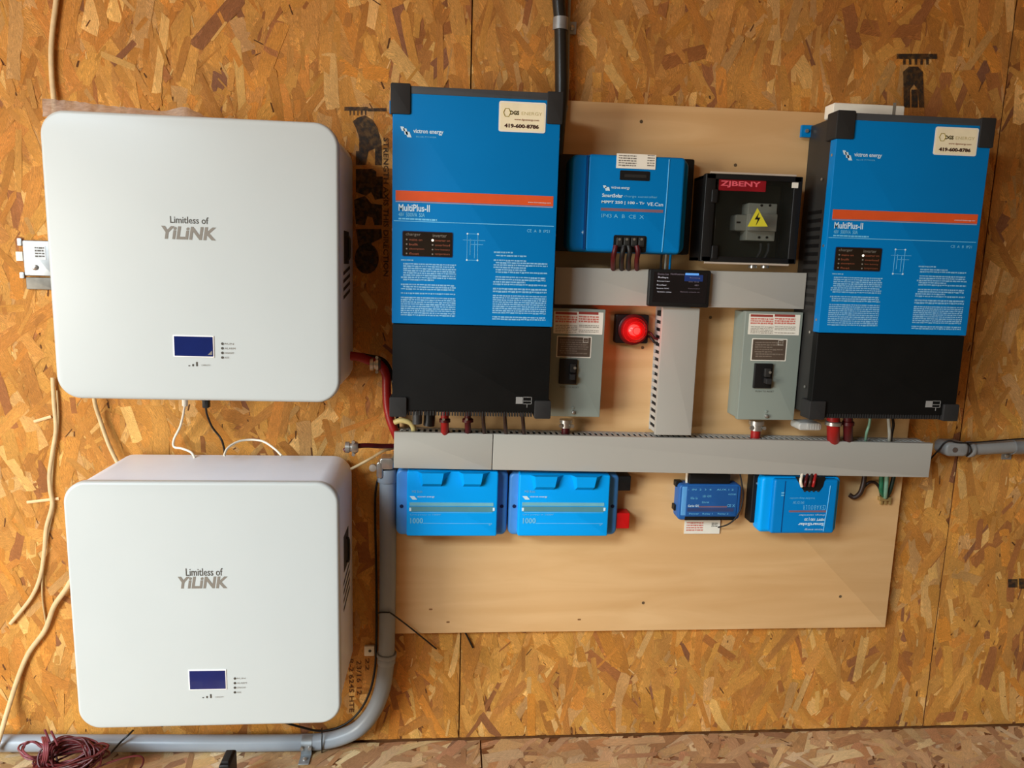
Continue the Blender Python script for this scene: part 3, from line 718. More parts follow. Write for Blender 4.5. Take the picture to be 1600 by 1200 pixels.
# ------------------------------------------------------------------ disconnect enclosure with clear cover
de = Thing('disconnect_enclosure', 'black breaker enclosure with clear door, red lettering and yellow warning triangle', 'enclosure', W(1105, 416, .0186))
D1 = .098
x0, x1, z0, z1 = de.rect(1105, 272, 1242, 411, D1)
w_, t_ = x1-x0, .006
b = MB().box(x0, x1, -.0, -.003, z0, z1)
for (a, c, e, g) in ((x0, x0+t_, z0, z1), (x1-t_, x1, z0, z1), (x0, x1, z0, z0+t_), (x0, x1, z1-t_, z1)): b.box(a, c, -.003, de.y(.082), e, g)
b.build('box_body', M_BLK, de.o)
f = MB()
for (a, c, e, g) in ((x0-.002, x0+.020, z0-.002, z1+.002), (x1-.016, x1+.002, z0-.002, z1+.002), (x0, x1, z0-.002, z0+.009), (x0, x1, z1-.009, z1+.002)): f.rbox(a, c, e, g, de.y(.083), de.y(D1), .002, .0015)
f.build('door_frame', M_BLK, de.o)
de.slab('clear_door', M_CLEAR, (1122, 280, 1234, 405), .093, .0955, .002, .001)
MB().rbox(x0+.012, x1-.012, z0+.01, z1-.01, -.003, -.006, .002, 0).build('inner_plate', mat('olive_grey_plate', (44, 42, 30), .6), de.o)
for z in (z1+.0042, z0-.0042):
    MB().tube([(x0+.008, de.y(.094), z), (x1-.012, de.y(.094), z)], .0024, 8, 1).build('rim_bead', mat('glossy_grey_rim', (190, 176, 158), .25), de.o)
for v in (295, 383):
    de.slab('hinge', M_BLK, (1113, v, 1121, v+22), .09, .1015, .003, .0015)
for u, v in ((1103, 302), (1097, 385), (1099, 404)):
    q = de.p(u+2, v, .07); MB().cyl((q.x-.004, q.y, q.z-.006), (0, 0, 1), .0042, .012, 12).build('latch_screw', M_STEEL, de.o)
de.slab('corner_label', M_LABEL, (1238, 285, 1247, 294), .0975, .0988, .0006, 0)
de.slab('red_band', M_BANDR, (1124, 280, 1196, 300), .0952, .0962, .0006, 0)
x0, x1, z0, z1 = de.rect(1126, 282, 1188, 295, .0962); letter('ZJBENY', x0, x1, z0, z1, de.y(.0966), M_BENY, de.o, bold=.03)
de.slab('breaker', M_BREAK, (1170, 317, 1210, 377), .0225, .060, .002, .0012)
de.slab('breaker_face', M_BREAK, (1172, 333, 1213, 362), .058, .070, .002, .0012)
for u, v in ((1190, 321), (1203, 321), (1186, 371), (1198, 371)):
    q = de.p(u, v, .0602); MB().cyl(q, (0, -1, 0), .0028, .0008, 10).build('terminal_hole', M_BLK, de.o)
de.slab('rotary_switch', M_BREAK, (1150, 335, 1170, 361), .0245, .055, .004, .002)
de.slab('switch_slot', M_BLK, (1151, 346, 1157, 349), .0549, .0556, .0003, 0)
for k in (-1, 1):
    q = de.p(1195+6*k, 380, .045); q2 = de.p(1188+6*k, 404, .045); MB().tube([q, (q.x, q.y, (q.z+q2.z)/2), q2], .0035, 8, 4).build('inner_wire', M_CHAS, de.o)
T_ = [(1168, 354), (1199.5, 354), (1183.5, 325)]
P = [de.p(u, v, .0962) for u, v in T_]
MB().prism([(p.x, p.z) for p in P], de.y(.0958), de.y(.0966)).build('warning_triangle', M_YEL, de.o)
bt = [(1186, 332), (1179, 343), (1184, 343), (1181, 352), (1188, 340), (1183.5, 340)]
P = [de.p(u, v, .0968) for u, v in bt]; MB().prism([(p.x, p.z) for p in P], de.y(.0964), de.y(.0972)).build('lightning_bolt', M_BLK, de.o)
for u in (1176, 1195):
    q = de.p(u, 416, .06); MB().lathe((q.x, q.y, q.z-.004), (0, 0, 1), [(.009, 0), (.009, .005), (.007, .006), (.007, .012)], 14).build('cable_gland', M_STEEL, de.o)

# ------------------------------------------------------------------ grey breaker boxes
def breaker_box(label, bl, br, tl, tr, lab, plate, tog, glands):
    d = .084
    BL, BR, TL, TR = (W(*q, d) for q in (bl, br, tl, tr))
    wd = ((BR-BL).length+(TR-TL).length)/2; hh = ((TL-BL).length+(TR-BR).length)/2
    th = math.atan2(BR.z-BL.z, BR.x-BL.x)*.5
    t = Thing('breaker_box', label, 'breaker box', (BL.x, -.0186, BL.z), th, 'grey steel breaker boxes')
    MB().rbox(.002, wd-.002, .002, hh-.002, 0, t.y(.078), .002, .001).build('enclosure', M_GREY, t.o)
    MB().rbox(0, wd, 0, hh, t.y(.070), t.y(d), .0015, .001).build('front_cover', M_GREY, t.o)
    wl = t.slab('warning_label', M_LABEL, lab, d-.0005, d+.0005, .001, 0)
    u0, v0, u1, v1 = lab; um = (u0+u1)/2
    for a, b_, s in ((u0+2, um-2, 1), (um+1, u1-6, 2)):
        x0, x1, z0, z1 = t.rect(a, v0+1, b_, v0+(v1-v0)*.16, d); MB().box(x0, x1, t.y(d+.0008), t.y(d), z0, z1).build('label_header', mat('dark_red_print', (150, 60, 50), .6), wl)
        x0, x1, z0, z1 = t.rect(a, v0+(v1-v0)*.2, b_, v0+(v1-v0)*.52, d); fine_print(x0, x1, z0, z1, 3, t.y(d+.0008), M_PINK, wl, s, 1, hgt=.7)
        x0, x1, z0, z1 = t.rect(a, v0+(v1-v0)*.58, b_, v0+(v1-v0)*.95, d); fine_print(x0, x1, z0, z1, 5, t.y(d+.0008), mat('tan_grey_print', (158, 150, 134), .6), wl, s+4, 1)
    t.slab('nameplate_rim', M_LABEL, (plate[0]-1.5, plate[1]-1.5, plate[2]+1.5, plate[3]+1.5), d-.0005, d+.0006, .0012, 0)
    np_ = t.slab('nameplate', M_BROWNP, plate, d, d+.001, .001, 0)
    x0, x1, z0, z1 = t.rect(plate[0]+3, plate[1]+4, plate[2]-3, plate[3]-3, d); fine_print(x0, x1, z0, z1, 7, t.y(d+.0013), mat('bronze_print', (126, 112, 98), .5), np_, 8)
    x0, x1, z0, z1 = t.rect(plate[2]-10, plate[1]+2, plate[2]-3, plate[1]+9, d)
    MB().tube([(x0, t.y(d+.0014), z0), (x1, t.y(d+.0014), z0), (x1, t.y(d+.0014), z1), (x0, t.y(d+.0014), z1)], .0006, 5, 1, closed=True).build('nameplate_mark', M_LABEL, np_)
    bk = t.slab('breaker', M_BLK, tog, d-.001, d+.006, .001, .0008)
    u0, v0, u1, v1 = tog; uc = u0+(u1-u0)*.72
    q = t.p(uc, v0+(v1-v0)*.5, d+.006)
    t.slab('toggle_guard', M_CHAS, (uc-2, v0+(v1-v0)*.2, uc+6, v0+(v1-v0)*.55), d+.005, d+.012, .002, .001, parent=bk)
    MB().rbox(q.x-.006, q.x+.006, q.z-.016, q.z-.004, t.y(d+.006), t.y(d+.02), .002, .001).build('toggle', M_CAP, bk)
    q = t.p(u0+(u1-u0)*.9, v0+(v1-v0)*.35, d+.01); MB().cyl(q, (0, -1, 0), .003, .003, 10).build('screw', M_STEEL, t.o)
    x0, x1, z0, z1 = t.rect(u0, v1+3, u1+4, v1+6, d); letter('PUSH TO RESET', x0, x1, z0, z1, t.y(d+.0003), M_LOGOD, t.o)
    for g in glands:
        (gu, gv) = g; q = t.p(gu, gv, d); 
        MB().lathe(q, (0, -1, 0), [(.0045, -.002), (.0045, .003), (.003, .006), (.001, .007)], 12).build('cover_screw', M_STEEL, t.o)
        q = t.p(gu, gv-7, d); MB().lathe(q, (0, -1, 0), [(.003, -.001), (.003, .0015), (.001, .002)], 10).build('cover_screw', M_GREY, t.o)
    return t
breaker_box('left grey breaker box, half hidden behind the left inverter, beside the red beacon', (853, 650), (937, 652.5), (863, 482), (948.5, 484),
            (866, 486, 941, 523), (872, 526, 921.5, 558), (875, 561, 900.5, 600.5), ((895.5, 644),))
breaker_box('right grey breaker box with its left side showing, next to the right inverter', (1152, 655.5), (1240, 656.5), (1165, 486.5), (1255, 488),
            (1171, 490, 1248, 524), (1177, 530, 1226, 563), (1180.5, 568, 1205, 607), ((1197, 650),))

def clamp_connector(name, label, u, v, d, r=.0115, h=.018, wire=None, grp='box connectors'):
    q = W(u, v, d)
    t = Thing(name, label, 'connector', q, 0, grp)
    MB().lathe((0, 0, 0), (0, 0, 1), [(r, 0), (r, h*.55), (r*1.25, h*.6), (r*1.25, h)], 16).build('collar', M_STEEL, t.o)
    for sx in (-1, 1):
        MB().cyl((sx*(r+.001), -.006, h*.3), (0, -1, 0), .004, .006, 10).build('clamp_screw', M_STEEL, t.o)
    if wire: MB().cyl((0, 0, -.02), (0, 0, 1), r*.8, .022, 12).build('wire_boot', wire, t.o)
    return t
clamp_connector('cable_clamp', 'steel cable clamp with red wire below the left breaker box', 884, 668, .05, wire=M_REDW)
clamp_connector('cable_clamp', 'steel cable clamp with red wire below the right breaker box', 1181, 672, .05, .0135, .022, wire=M_RED)

# ------------------------------------------------------------------ red beacon
be = Thing('beacon_lamp', 'red warning lamp glowing on a square black base beside the vertical duct', 'lamp', W(967, 538, .018))
be.slab('base', M_BLK, (963, 491, 1012, 537), .018, .038, .004, .002)
q = be.p(989, 515, .038)
MB().lathe(q, (0, -1, 0), [(.0335, 0), (.0335, .004), (.030, .006)], 28).build('rim', mat('dark_red_rim', (92, 14, 14), .4), be.o)
MB().lathe((q.x, q.y-.004, q.z), (0, -1, 0), [(.0285*math.cos(a), .033*math.sin(a)) for a in [k*math.pi/16 for k in range(8)]]+[(.002, .033)], 28).build('dome', M_TERR, be.o)
for k in range(4):
    rr = .0285*math.cos((k*.42)); MB().tube([(q.x+rr*1.005*math.cos(a), q.y-.004-.033*math.sin(k*.42), q.z+rr*1.005*math.sin(a)) for a in [j*math.pi/8 for j in range(16)]], .0008, 5, 1, closed=True).build('lens_ring', mat('red_lens_ring', (186, 20, 24), .3), be.o)
MB().lathe((q.x, q.y-.003, q.z), (0, -1, 0), [(.012, 0), (.012, .014), (.008, .02), (.001, .021)], 16).build('lamp_core', M_TERL, be.o)
pl = bpy.data.lights.new('beacon_light', 'POINT'); pl.energy = .10; pl.color = (1, .06, .04); pl.shadow_soft_size = .02
po = bpy.data.objects.new('beacon_light', pl); COL.objects.link(po); po.location = be.a+q+Vector((0, -.055, 0))
for k, (m, lab) in enumerate(((M_REDW, 'red wire from the beacon into the slotted side of the vertical duct'), (M_RUB, 'black wire from the beacon into the slotted side of the vertical duct'))):
    cable('beacon_wire', lab, 'wire', [(1008, 518+k*6, .03), (1016, 520+k*7, .045), (1023, 528+k*7, .05), (1032, 531+k*5, .05)], .0026, m, 'beacon wires')

# ------------------------------------------------------------------ touch display
td = Thing('touch_display', 'small black touch display showing lines of text, mounted over the wire ducts', 'display', W(1017, 481, .0795), -.002)
td.slab('housing', M_BLK, (1016, 420, 1107, 481), .0795, .094, .004, .0015)
tsc = td.slab('screen', M_SCRO, (1022, 424.5, 1102.5, 474), .0935, .0945, .001, 0)
yy = td.y(.0949)
td.slab('screen_glow', M_LITN, (1070, 429, 1098, 440), .0940, .0947, .001, 0, parent=tsc)
td.slab('selected_tab', M_LITB, (1071, 426.5, 1092, 430.5), .0946, .0950, .0008, 0, parent=tsc)
for tx, px, m in (('Device List', (1028, 426.5, 1045, 430), M_LITD), ('Notifications', (1048, 426.5, 1069, 430), M_LITD), ('Relays', (1028.5, 432, 1044, 435.5), M_LITW), ('Inverter', (1027, 438, 1047, 440.5), M_LITW),
                  ('Solar', (1026, 444, 1042, 446.5), M_LITW), ('Battery SOC', (1026, 449.5, 1045, 452), M_LITW), ('System setup', (1027, 455, 1049, 457.5), M_LITW), ('Running', (1078, 433, 1094, 436), M_LITD), ('On line', (1076, 439, 1092, 441.5), M_LITD), ('48V', (1085, 444.5, 1092, 447), M_LITD), ('Connected', (1075, 450, 1093, 452), M_LITD), ('Remote console on', (1063, 455, 1093, 457.5), M_LITD)):
    x0, x1, z0, z1 = td.rect(*px, .0949); letter(tx, x0, x1, z0, z1, yy-.0002, m, tsc, bold=.01)
x0, x1, z0, z1 = td.rect(1078, 475.5, 1096, 478.5, .094); letter('victron energy', x0, x1, z0, z1, td.y(.0944), M_CHAS, td.o)

# ------------------------------------------------------------------ busbar boxes
def busbar(label, u0, u1, right_terms=False):
    d = .078
    t = Thing('busbar_box', label, 'busbar box', W(u0, 838, .018), -.004, 'blue busbar boxes')
    x0, x1, z0, z1 = t.rect(u0+17, 737, u1-17, 838, d); z1 = W((u0+u1)/2, 733+(u0-615)*.0176, .079).z-.0015-t.a.z-(u1-615)*.00002
    X0, X1 = t.p(u0, 780, .055).x, t.p(u1, 780, .055).x
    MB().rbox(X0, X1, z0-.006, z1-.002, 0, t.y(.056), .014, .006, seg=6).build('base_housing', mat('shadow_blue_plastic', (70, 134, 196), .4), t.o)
    MB().rbox(x0, x1, z0, z1, t.y(.05), t.y(d), .004, .003).build('cover', M_BLUELIT, t.o)
    for ua, ub in ((u0+33, u0+86), (u0+97, u0+147)):      # raised cable tunnels on the upper edge
        a0, a3 = t.p(ua, 745, d).x, t.p(ub, 745, d).x; a1, a2 = a0+.010, a3-.016
        zt = z1-.0005; zb = z1-.034; yb, yt = t.y(d-.001), t.y(d+.014)
        v = [(a0, yb, zt), (a1, yt, zt), (a2, yt, zt), (a3, yb, zt), (a0+.010, yb, zb), (a2-.006, yb, zb), (a1+.003, yt+.001, zb+.010), (a2-.004, yt+.001, zb+.010)]
        MB().add(v, [(0, 1, 6, 4), (1, 2, 7, 6), (2, 3, 5, 7), (6, 7, 5, 4), (0, 3, 2, 1)]).build('cable_tunnel', M_BLUELIT, t.o, smooth=20)
    for uu in (u0+8.5, u1-9):
        q = t.p(uu, 791, .056); MB().cyl((q.x, t.y(.0555), q.z), (0, -1, 0), .0042, .0012, 14).build('screw_hole', mat('navy_hole', (2, 20, 60), .6), t.o)
    t.slab('pale_window', M_OLIVE2, (u0+21, 785, u1-22, 791), d-.0005, d+.0006, .0008, 0)
    t.slab('status_window', M_OLIVE, (u0+21, 791.4, u1-22, 800), d-.0005, d+.0006, .0008, 0)
    t.slab('rule_line', M_BLUEL, (u0+24, 800.5, u1-24, 801.6), d-.0005, d+.0006, .0002, 0)
    t.slab('rule_line', M_BLUEL, (u0+42, 817.5, u1-24, 818.4), d-.0005, d+.0006, .0002, 0)
    for u in (u0+20.5, u1-23):
        t.slab('window_clip', M_PRINT, (u, 793.5, u+3, 798.5), d, d+.001, .0008, 0)
    for tx, px, m, bo in (('M8 Bolt', (u0+25, 766, u0+41, 770), M_BLUEL, 0), ('victron energy', (u0+33, 774.5, u0+60, 778), M_PRINT, .01), ('Lynx power in 1000V', (u0+22, 802.5, u0+70, 806), M_BLUEL, .0), ('1000', (u0+22, 809, u0+42, 818), M_BLUEL, .03), ('IP', (u1-29, 818, u1-25, 821), M_BLUEL, 0)):
        x0, x1, z0, z1 = t.rect(*px, d); letter(tx, x0, x1, z0, z1, t.y(d+.0006), m, t.o, bold=bo)
    x0, x1, z0, z1 = t.rect(u0+21, 775, u0+33, 780.5, d)
    MB().add([(x0, t.y(d+.0006), z1), (x0+(x1-x0)*.6, t.y(d+.0006), z1), (x1, t.y(d+.0006), z0), (x0+(x1-x0)*.4, t.y(d+.0006), z0)], [(0, 1, 2, 3)]).build('logo', M_PRINT, t.o, smooth=0)
    if right_terms:
        t.slab('terminal_cover', M_BLK, (u1-2, 744, u1+19, 767), .02, .052, .002, .0015, label='black square terminal cover')
        t.slab('terminal_cover', M_REDB, (u1-2, 802, u1+17, 826), .02, .052, .002, .0015, label='red square terminal cover')
    return t
busbar('left of two blue busbar boxes under the long duct, next to the grey conduit', 619, 793)
busbar('right of two blue busbar boxes, with black and red square terminal covers', 795, 966, True)

# ------------------------------------------------------------------ small system controller
sc = Thing('system_controller', 'small dark blue control module with two connector rows, left of the small charge controller', 'control module', W(1062, 815, .018))
sc.slab('housing', mat('slate_blue_plastic', (34, 92, 158), .4, var=.05), (1062, 757, 1155, 813), .018, .050, .010, .005, seg=6)
sc.slab('face_plate', mat('dark_slate_blue', (30, 84, 146), .45, var=.05), (1074, 760, 1150, 806), .049, .0515, .002, .001)
sc.slab('left_bevel', M_BLUEL if 0 else mat('sky_blue_plastic', (92, 158, 214), .4), (1066, 760, 1073, 806), .045, .0505, .003, .002)
sc.slab('top_connector_row', M_BLK, (1078, 741, 1140, 760), .022, .044, .002, .001)
sc.slab('bottom_connector_row', M_BLK, (1070, 807, 1150, 813), .03, .0508, .002, .001)
for u, v in ((1056, 752), (1053, 789)):
    sc.slab('mounting_clip', M_BLK, (u, v, u+10, v+9), .018, .034, .002, .001)
sc.slab('dull_stripe', M_DULL, (1092, 791, 1136, 793), .0512, .0519, .0002, 0)
sc.slab('grey_band', mat('dull_navy_band', (50, 66, 110), .5), (1074, 794, 1146, 799.5), .0512, .0517, .0002, 0)
for tx, px, bo in (('-  IN  2  3  4    AUX 1 2', (1075, 763.5, 1146, 766.5), 0), ('victron', (1138, 770.5, 1150, 773.5), 0), ('VE.Bus  Can', (1079, 776.5, 1090, 780), 0), ('USB  HDMI', (1098, 773.5, 1111, 777), 0), ('Ethernet', (1097, 783, 1108, 786), 0), ('Cerbo GX', (1075, 788.5, 1092, 792), .02), ('CE X', (1136, 788, 1148, 792), 0), ('Power   Relay 1    Relay 2', (1077, 801.5, 1138, 804.5), 0)):
    x0, x1, z0, z1 = sc.rect(*px, .0518); letter(tx, x0, x1, z0, z1, sc.y(.0521), M_BLUEL if bo == 0 else M_PRINT, sc.o, bold=bo)
sc.slab('hanging_label', M_LABEL, (1070, 813, 1124, 834), .0205, .0215, .0006, 0)
x0, x1, z0, z1 = sc.rect(1073, 816, 1098, 831, .0216); fine_print(x0, x1, z0, z1, 4, sc.y(.0219), M_PINK, sc.o, 2, 1)
x0, x1, z0, z1 = sc.rect(1112, 817, 1121, 824, .0216); fine_print(x0, x1, z0, z1, 3, sc.y(.0219), M_LOGOD, sc.o, 3, 1)
cable('antenna_cable', 'thin black cable looping round the right side of the small control module', 'cable', [(1155, 735, .05), (1159, 755, .055), (1161, 775, .055), (1157, 795, .055), (1148, 811, .055), (1136, 820, .045), (1122, 824, .03)], .0017, M_RUB)
for k, (u, m) in enumerate(((1073, M_WHITEC), (1085, M_RUB), (1092, M_CHAS), (1101, M_RUB), (1110, M_RUB), (1119, M_BLUED), (1138, M_GREYC))):
    nm = ('leftmost, white', 'second from left, black', 'third from left, charcoal', 'fourth from left, black', 'fifth from left, black', 'sixth from left, dark blue', 'rightmost, grey')[k]
    cable('patch_cable', nm+' of the seven cables rising from the small control module', 'cable', [(u, 757, .034), (u, 748, .036), (u+1, 734, .038), (u+1, 722, .04)], .0034 if m != M_WHITEC else .003, m, 'cables above the control module')

# ------------------------------------------------------------------ small charge controller (mounted upside down)
cs = Thing('charge_controller', 'small blue charge controller mounted upside down under the long duct', 'charge controller', W(1182, 836, .018))
cs.slab('heatsink', M_BLK, (1178, 742, 1300, 817), .018, .050, .003, .002)
for v in (753, 813-12):
    q = cs.p(1183, v+2, .05); MB().cyl(q, (0, -1, 0), .0028, .002, 10).build('screw', M_STEEL, cs.o)
cs.slab('silver_edge', M_STEEL, (1186, 756, 1190, 812), .048, .053, .001, .0006)
x0, x1, z0, z1 = cs.rect(1194, 747, 1309, 834, .082)
MB().rbox(x0, x1, z0, z1, cs.y(.045), cs.y(.074), .010, .008, seg=6, es=4).build('housing', M_BLUELIT, cs.o)
x0, x1, z0, z1 = cs.rect(1211, 749, 1303, 834, .084)
MB().rbox(x0, x1, z0, z1, cs.y(.06), cs.y(.084), .006, .006, es=4).build('front_cover', M_BLUE2, cs.o)
MB().box(x0+(x1-x0)*.16, x0+(x1-x0)*.172, cs.y(.0845), cs.y(.08), z0+.004, z1-.004).build('seam', M_BLUED, cs.o)
qa = cs.p(1297.5, 760, .084); MB().tube([(qa.x, cs.y(.0842), z1-.014), (qa.x-.002, cs.y(.0842), (z0+z1)/2), (qa.x-.006, cs.y(.0842), z0+.006)], .001, 6, 3).build('edge_highlight', mat('painted_blue_highlight', (96, 176, 222), .3), cs.o)  # pale line again stands in for a highlight on the housing
P = [cs.p(u, v, .0848) for u, v in ((1243, 745), (1290, 745), (1286, 760), (1281, 767), (1256, 767), (1250, 758))]
MB().prism([(p.x, p.z) for p in P], cs.y(.083), cs.y(.0848)).build('terminal_recess', M_BLK, cs.o)
for k in range(4):
    q = cs.p(1257+7*k, 767, .085); MB().cyl((q.x, cs.y(.0846), q.z), (0, -1, 0), .0024, .0014, 8).build('terminal_screw', M_CHAS, cs.o)
for tx, px, m, bo in (('SmartSolar charge controller', (1234, 776.5, 1273, 780), M_BLUEL, 0), ('IP43 12V 24V', (1239, 783, 1256, 787.5), M_BLUEL, 0), ('CE X A B O U L R', (1255, 789, 1290, 796.5), M_BLUEL, 0), ('charge controller', (1248, 803, 1289, 806), M_PRINT, .0), ('MPPT 100 | 20', (1257, 808.5, 1288, 814), M_PRINT, .03), ('SmartSolar', (1247, 817, 1287, 821.5), M_PRINT, .03), ('victron energy', (1257, 825.5, 1287, 829), M_PRINT, 0)):
    x0, x1, z0, z1 = cs.rect(*px, .0842); letter(tx, x0, x1, z0, z1, cs.y(.0844), m, cs.o, bold=bo, flip=True)
cs.slab('faded_stripe', M_DULL, (1233, 797.5, 1291, 800.5), .0838, .0843, .0003, 0)
x0, x1, z0, z1 = cs.rect(1221, 769, 1226, 777, .0842); fine_print(x0, x1, z0, z1, 2, cs.y(.0844), M_BLUEL, cs.o, 5, 1)
for k, (u, m, lab) in enumerate(((1251, M_WHITEC, 'white wire, leftmost of four entering the top of the small charge controller'), (1259, M_REDW, 'dark red wire beside the white one entering the small charge controller'), (1266, M_BRWN, 'dark brown wire between two red wires entering the small charge controller'), (1272, M_RED, 'red wire, rightmost of four entering the top of the small charge controller'))):
    cable('solar_wire', lab, 'wire', [(u-2+(4 if k == 0 else 0), 760, .088), (u, 752, .09), (u+2, 742, .078), (u+3, 728, .06)], .0034, m, 'wires into the small controller')

# ------------------------------------------------------------------ green and brown earth wires at right
cable('earth_wire', 'dark brown wire arching below the right end of the long duct', 'wire', [(1352, 735, .03), (1349, 755, .034), (1344, 770, .034), (1335, 777, .028), (1327, 773, .022)], .0055, M_BRWN, 'wires below the right end of the duct')
cable('earth_wire', 'dark wire bridging from the brown wire to the green wires', 'wire', [(1341, 775, .024), (1349, 762, .03), (1358, 754, .032), (1367, 754, .032), (1374, 762, .03), (1377, 774, .026)], .0035, mat('deep_brown_wire', (30, 14, 8), .5), 'wires below the right end of the duct')
cable('earth_wire', 'dark green wire hanging left of the pale green wire', 'wire', [(1378, 738, .034), (1377, 755, .034), (1377, 768, .032), (1383, 777, .024)], .0052, M_GREEN, 'wires below the right end of the duct')
cable('earth_wire', 'pale green wire in the middle of the hanging green wires', 'wire', [(1386, 738, .042), (1385, 755, .042), (1384, 768, .038), (1383, 777, .028)], .0048, M_GREENL, 'wires below the right end of the duct')
cable('earth_wire', 'blackish green wire slanting at the far right below the duct', 'wire', [(1398, 738, .034), (1394, 755, .034), (1390, 768, .032), (1384, 778, .024)], .0046, mat('black_green_wire', (14, 34, 24), .5), 'wires below the right end of the duct')
lug = Thing('grounding_lug', 'small brass grounding lug at the ends of the green wires', 'lug', W(1380, 786, .018))
lug.slab('lug_body', mat('brass_lug', (176, 150, 96), .35, .6), (1375, 777, 1393, 783), .018, .028, .001, .0006)
for u in (1377, 1383, 1390): lug.slab('lug_finger', mat('brass_lug', (176, 150, 96)), (u, 782, u+2.5, 789), .018, .024, .0006, .0003)

# ------------------------------------------------------------------ things between inverters and long duct
for k, (u, lab) in enumerate(((695, 'left red battery cable dropping from the left inverter into the long duct'), (731, 'right red battery cable dropping from the left inverter into the long duct'))):
    t = Thing('battery_cable', lab, 'cable', W(u, 690, .07), 0, 'red battery cables of the left inverter')
    P = [W(u, 640, .09)-t.a, W(u, 655, .09)-t.a, W(u, 668, .082)-t.a, W(u, 684, .06)-t.a]
    MB().tube(P, .0085 if k == 0 else .0065, 12, 4).build('jacket', M_RED if k == 0 else M_REDW, t.o)
    q = W(u, 657, .09)-t.a; MB().lathe(q, (0, 0, 1), [(.012, -.003), (.012, .003), (.009, .005)], 14).build('gland_nut', M_REDW, t.o)
    q = W(u-2, 655, .104)-t.a; MB().cyl(q, (0, -1, 0), .003, .003, 8).build('screw', M_STEEL, t.o)
for k, u in enumerate((755, 789, 817)):
    lab = ('left', 'middle', 'right')[k]+' of three thin dark cables under the left inverter'
    cable('control_cable', lab, 'cable', [(u-1, 640, .10), (u, 655, .10), (u+1, 668, .09), (u+2, 684, .06)], .004, M_BRWN, 'thin dark cables under the left inverter')
cable('cable_gland', 'fat black cable gland under the left inverter', 'cable gland', [(671, 640, .08), (671, 655, .08), (670, 665, .08)], .012, M_BLK)
cable('cable_gland', 'grey plastic cable gland left of the black gland under the left inverter', 'cable gland', [(652, 640, .09), (652, 652, .09), (652, 662, .09)], .010, M_CAPT)
cable('wire_end', 'pale yellow wire end at the lower left corner of the left inverter', 'wire', [(617, 660, .06), (626, 657, .065), (640, 660, .065), (646, 668, .06), (646, 680, .05)], .006, mat('pale_yellow_wire', (206, 186, 124), .5))
for k, (u, r, m) in enumerate(((1302, .0135, M_RED), (1325, .010, M_REDW))):
    t = Thing('battery_cable', ('thick glossy red battery cable under the right inverter', 'thinner dark red battery cable under the right inverter')[k], 'cable', W(u, 690, .07), 0, 'red battery cables of the right inverter')
    P = [W(u, 645, .10)-t.a, W(u, 662, .10)-t.a, W(u, 675, .09)-t.a, W(u, 692, .06)-t.a]
    MB().tube(P, r, 14, 4).build('jacket', m, t.o)
    q = W(u, 662, .10)-t.a; MB().lathe(q, (0, 0, 1), [(r*1.3, -.003), (r*1.3, .004), (r*1.1, .006)], 14).build('gland_nut', M_STEEL if k == 0 else m, t.o)
gl = Thing('connector_block', 'pale ribbed connector block under the lower left corner of the right inverter', 'connector', W(1248, 674, .06))
gl.slab('block', mat('pale_grey_plastic', (176, 174, 166), .45), (1249, 661, 1284, 673), .05, .09, .006, .003)
for k in range(5): gl.slab('rib', M_DUCTD, (1262+4*k, 662, 1264+4*k, 671), .0898, .0912, .0005, 0)
cable('bond_wire', 'green and white wire curving from the right inverter into the duct', 'wire', [(1360, 650, .09), (1358, 664, .09), (1354, 677, .085), (1352, 694, .05)], .003, M_GREENL)
cable('bond_wire', 'grey wire right of the green one under the right inverter', 'wire', [(1388, 650, .09), (1389, 664, .09), (1390, 680, .08), (1389, 694, .05)], .0036, M_GREYC)
cable('bond_wire', 'black wire hugging the grey wire under the right inverter', 'wire', [(1394, 650, .08), (1396, 664, .075), (1393, 680, .07), (1392, 694, .05)], .003, M_RUB)

# ------------------------------------------------------------------ main grey conduit
DC = .026; RC = .0185
cd = Thing('conduit', 'grey plastic conduit dropping beside the plywood and bending left along the floor', 'conduit', W(606, 960, 0))
cp = [(606, 735), (606, 800), (606, 880), (605, 960), (604, 1020), (602, 1050), (596, 1082), (583, 1112), (562, 1137), (535, 1151), (505, 1158), (470, 1160), (380, 1161), (200, 1161), (60, 1161), (-60, 1161)]
MB().tube([W(u, v, DC)-cd.a for u, v in cp], RC, 20, 5).build('pipe', M_COND, cd.o)
def ring(u0, v0, u1, v1, r, name, m, parent, a, d=DC):
    p, q = W(u0, v0, d)-a, W(u1, v1, d)-a; ax = q-p
    return MB().lathe(p, ax, [(r*.97, 0), (r, .001), (r, ax.length-.001), (r*.97, ax.length)], 20).build(name, m, parent)
ring(605, 732, 605, 752, RC+.003, 'coupling', M_COND, cd.o, cd.a)
ring(604.3, 1020, 604, 1026, RC+.004, 'coupling_lip', M_COND, cd.o, cd.a)
ring(604, 1026, 603.4, 1036, RC+.0022, 'coupling', M_COND, cd.o, cd.a)
for k, (u, v, w_, h) in enumerate(((593, 716, 22, 18), (588, 722, 10, 26))):
    cd.slab('locknut', M_STEEL, (u, v, u+w_, v+h), .012, .05, .006, .003)
q = cd.p(583, 730, .03); MB().lathe(q, (0, -1, 0), [(.008, 0), (.008, .008), (.004, .01)], 14).build('plug', mat('pale_plug', (168, 152, 136), .5), cd.o)

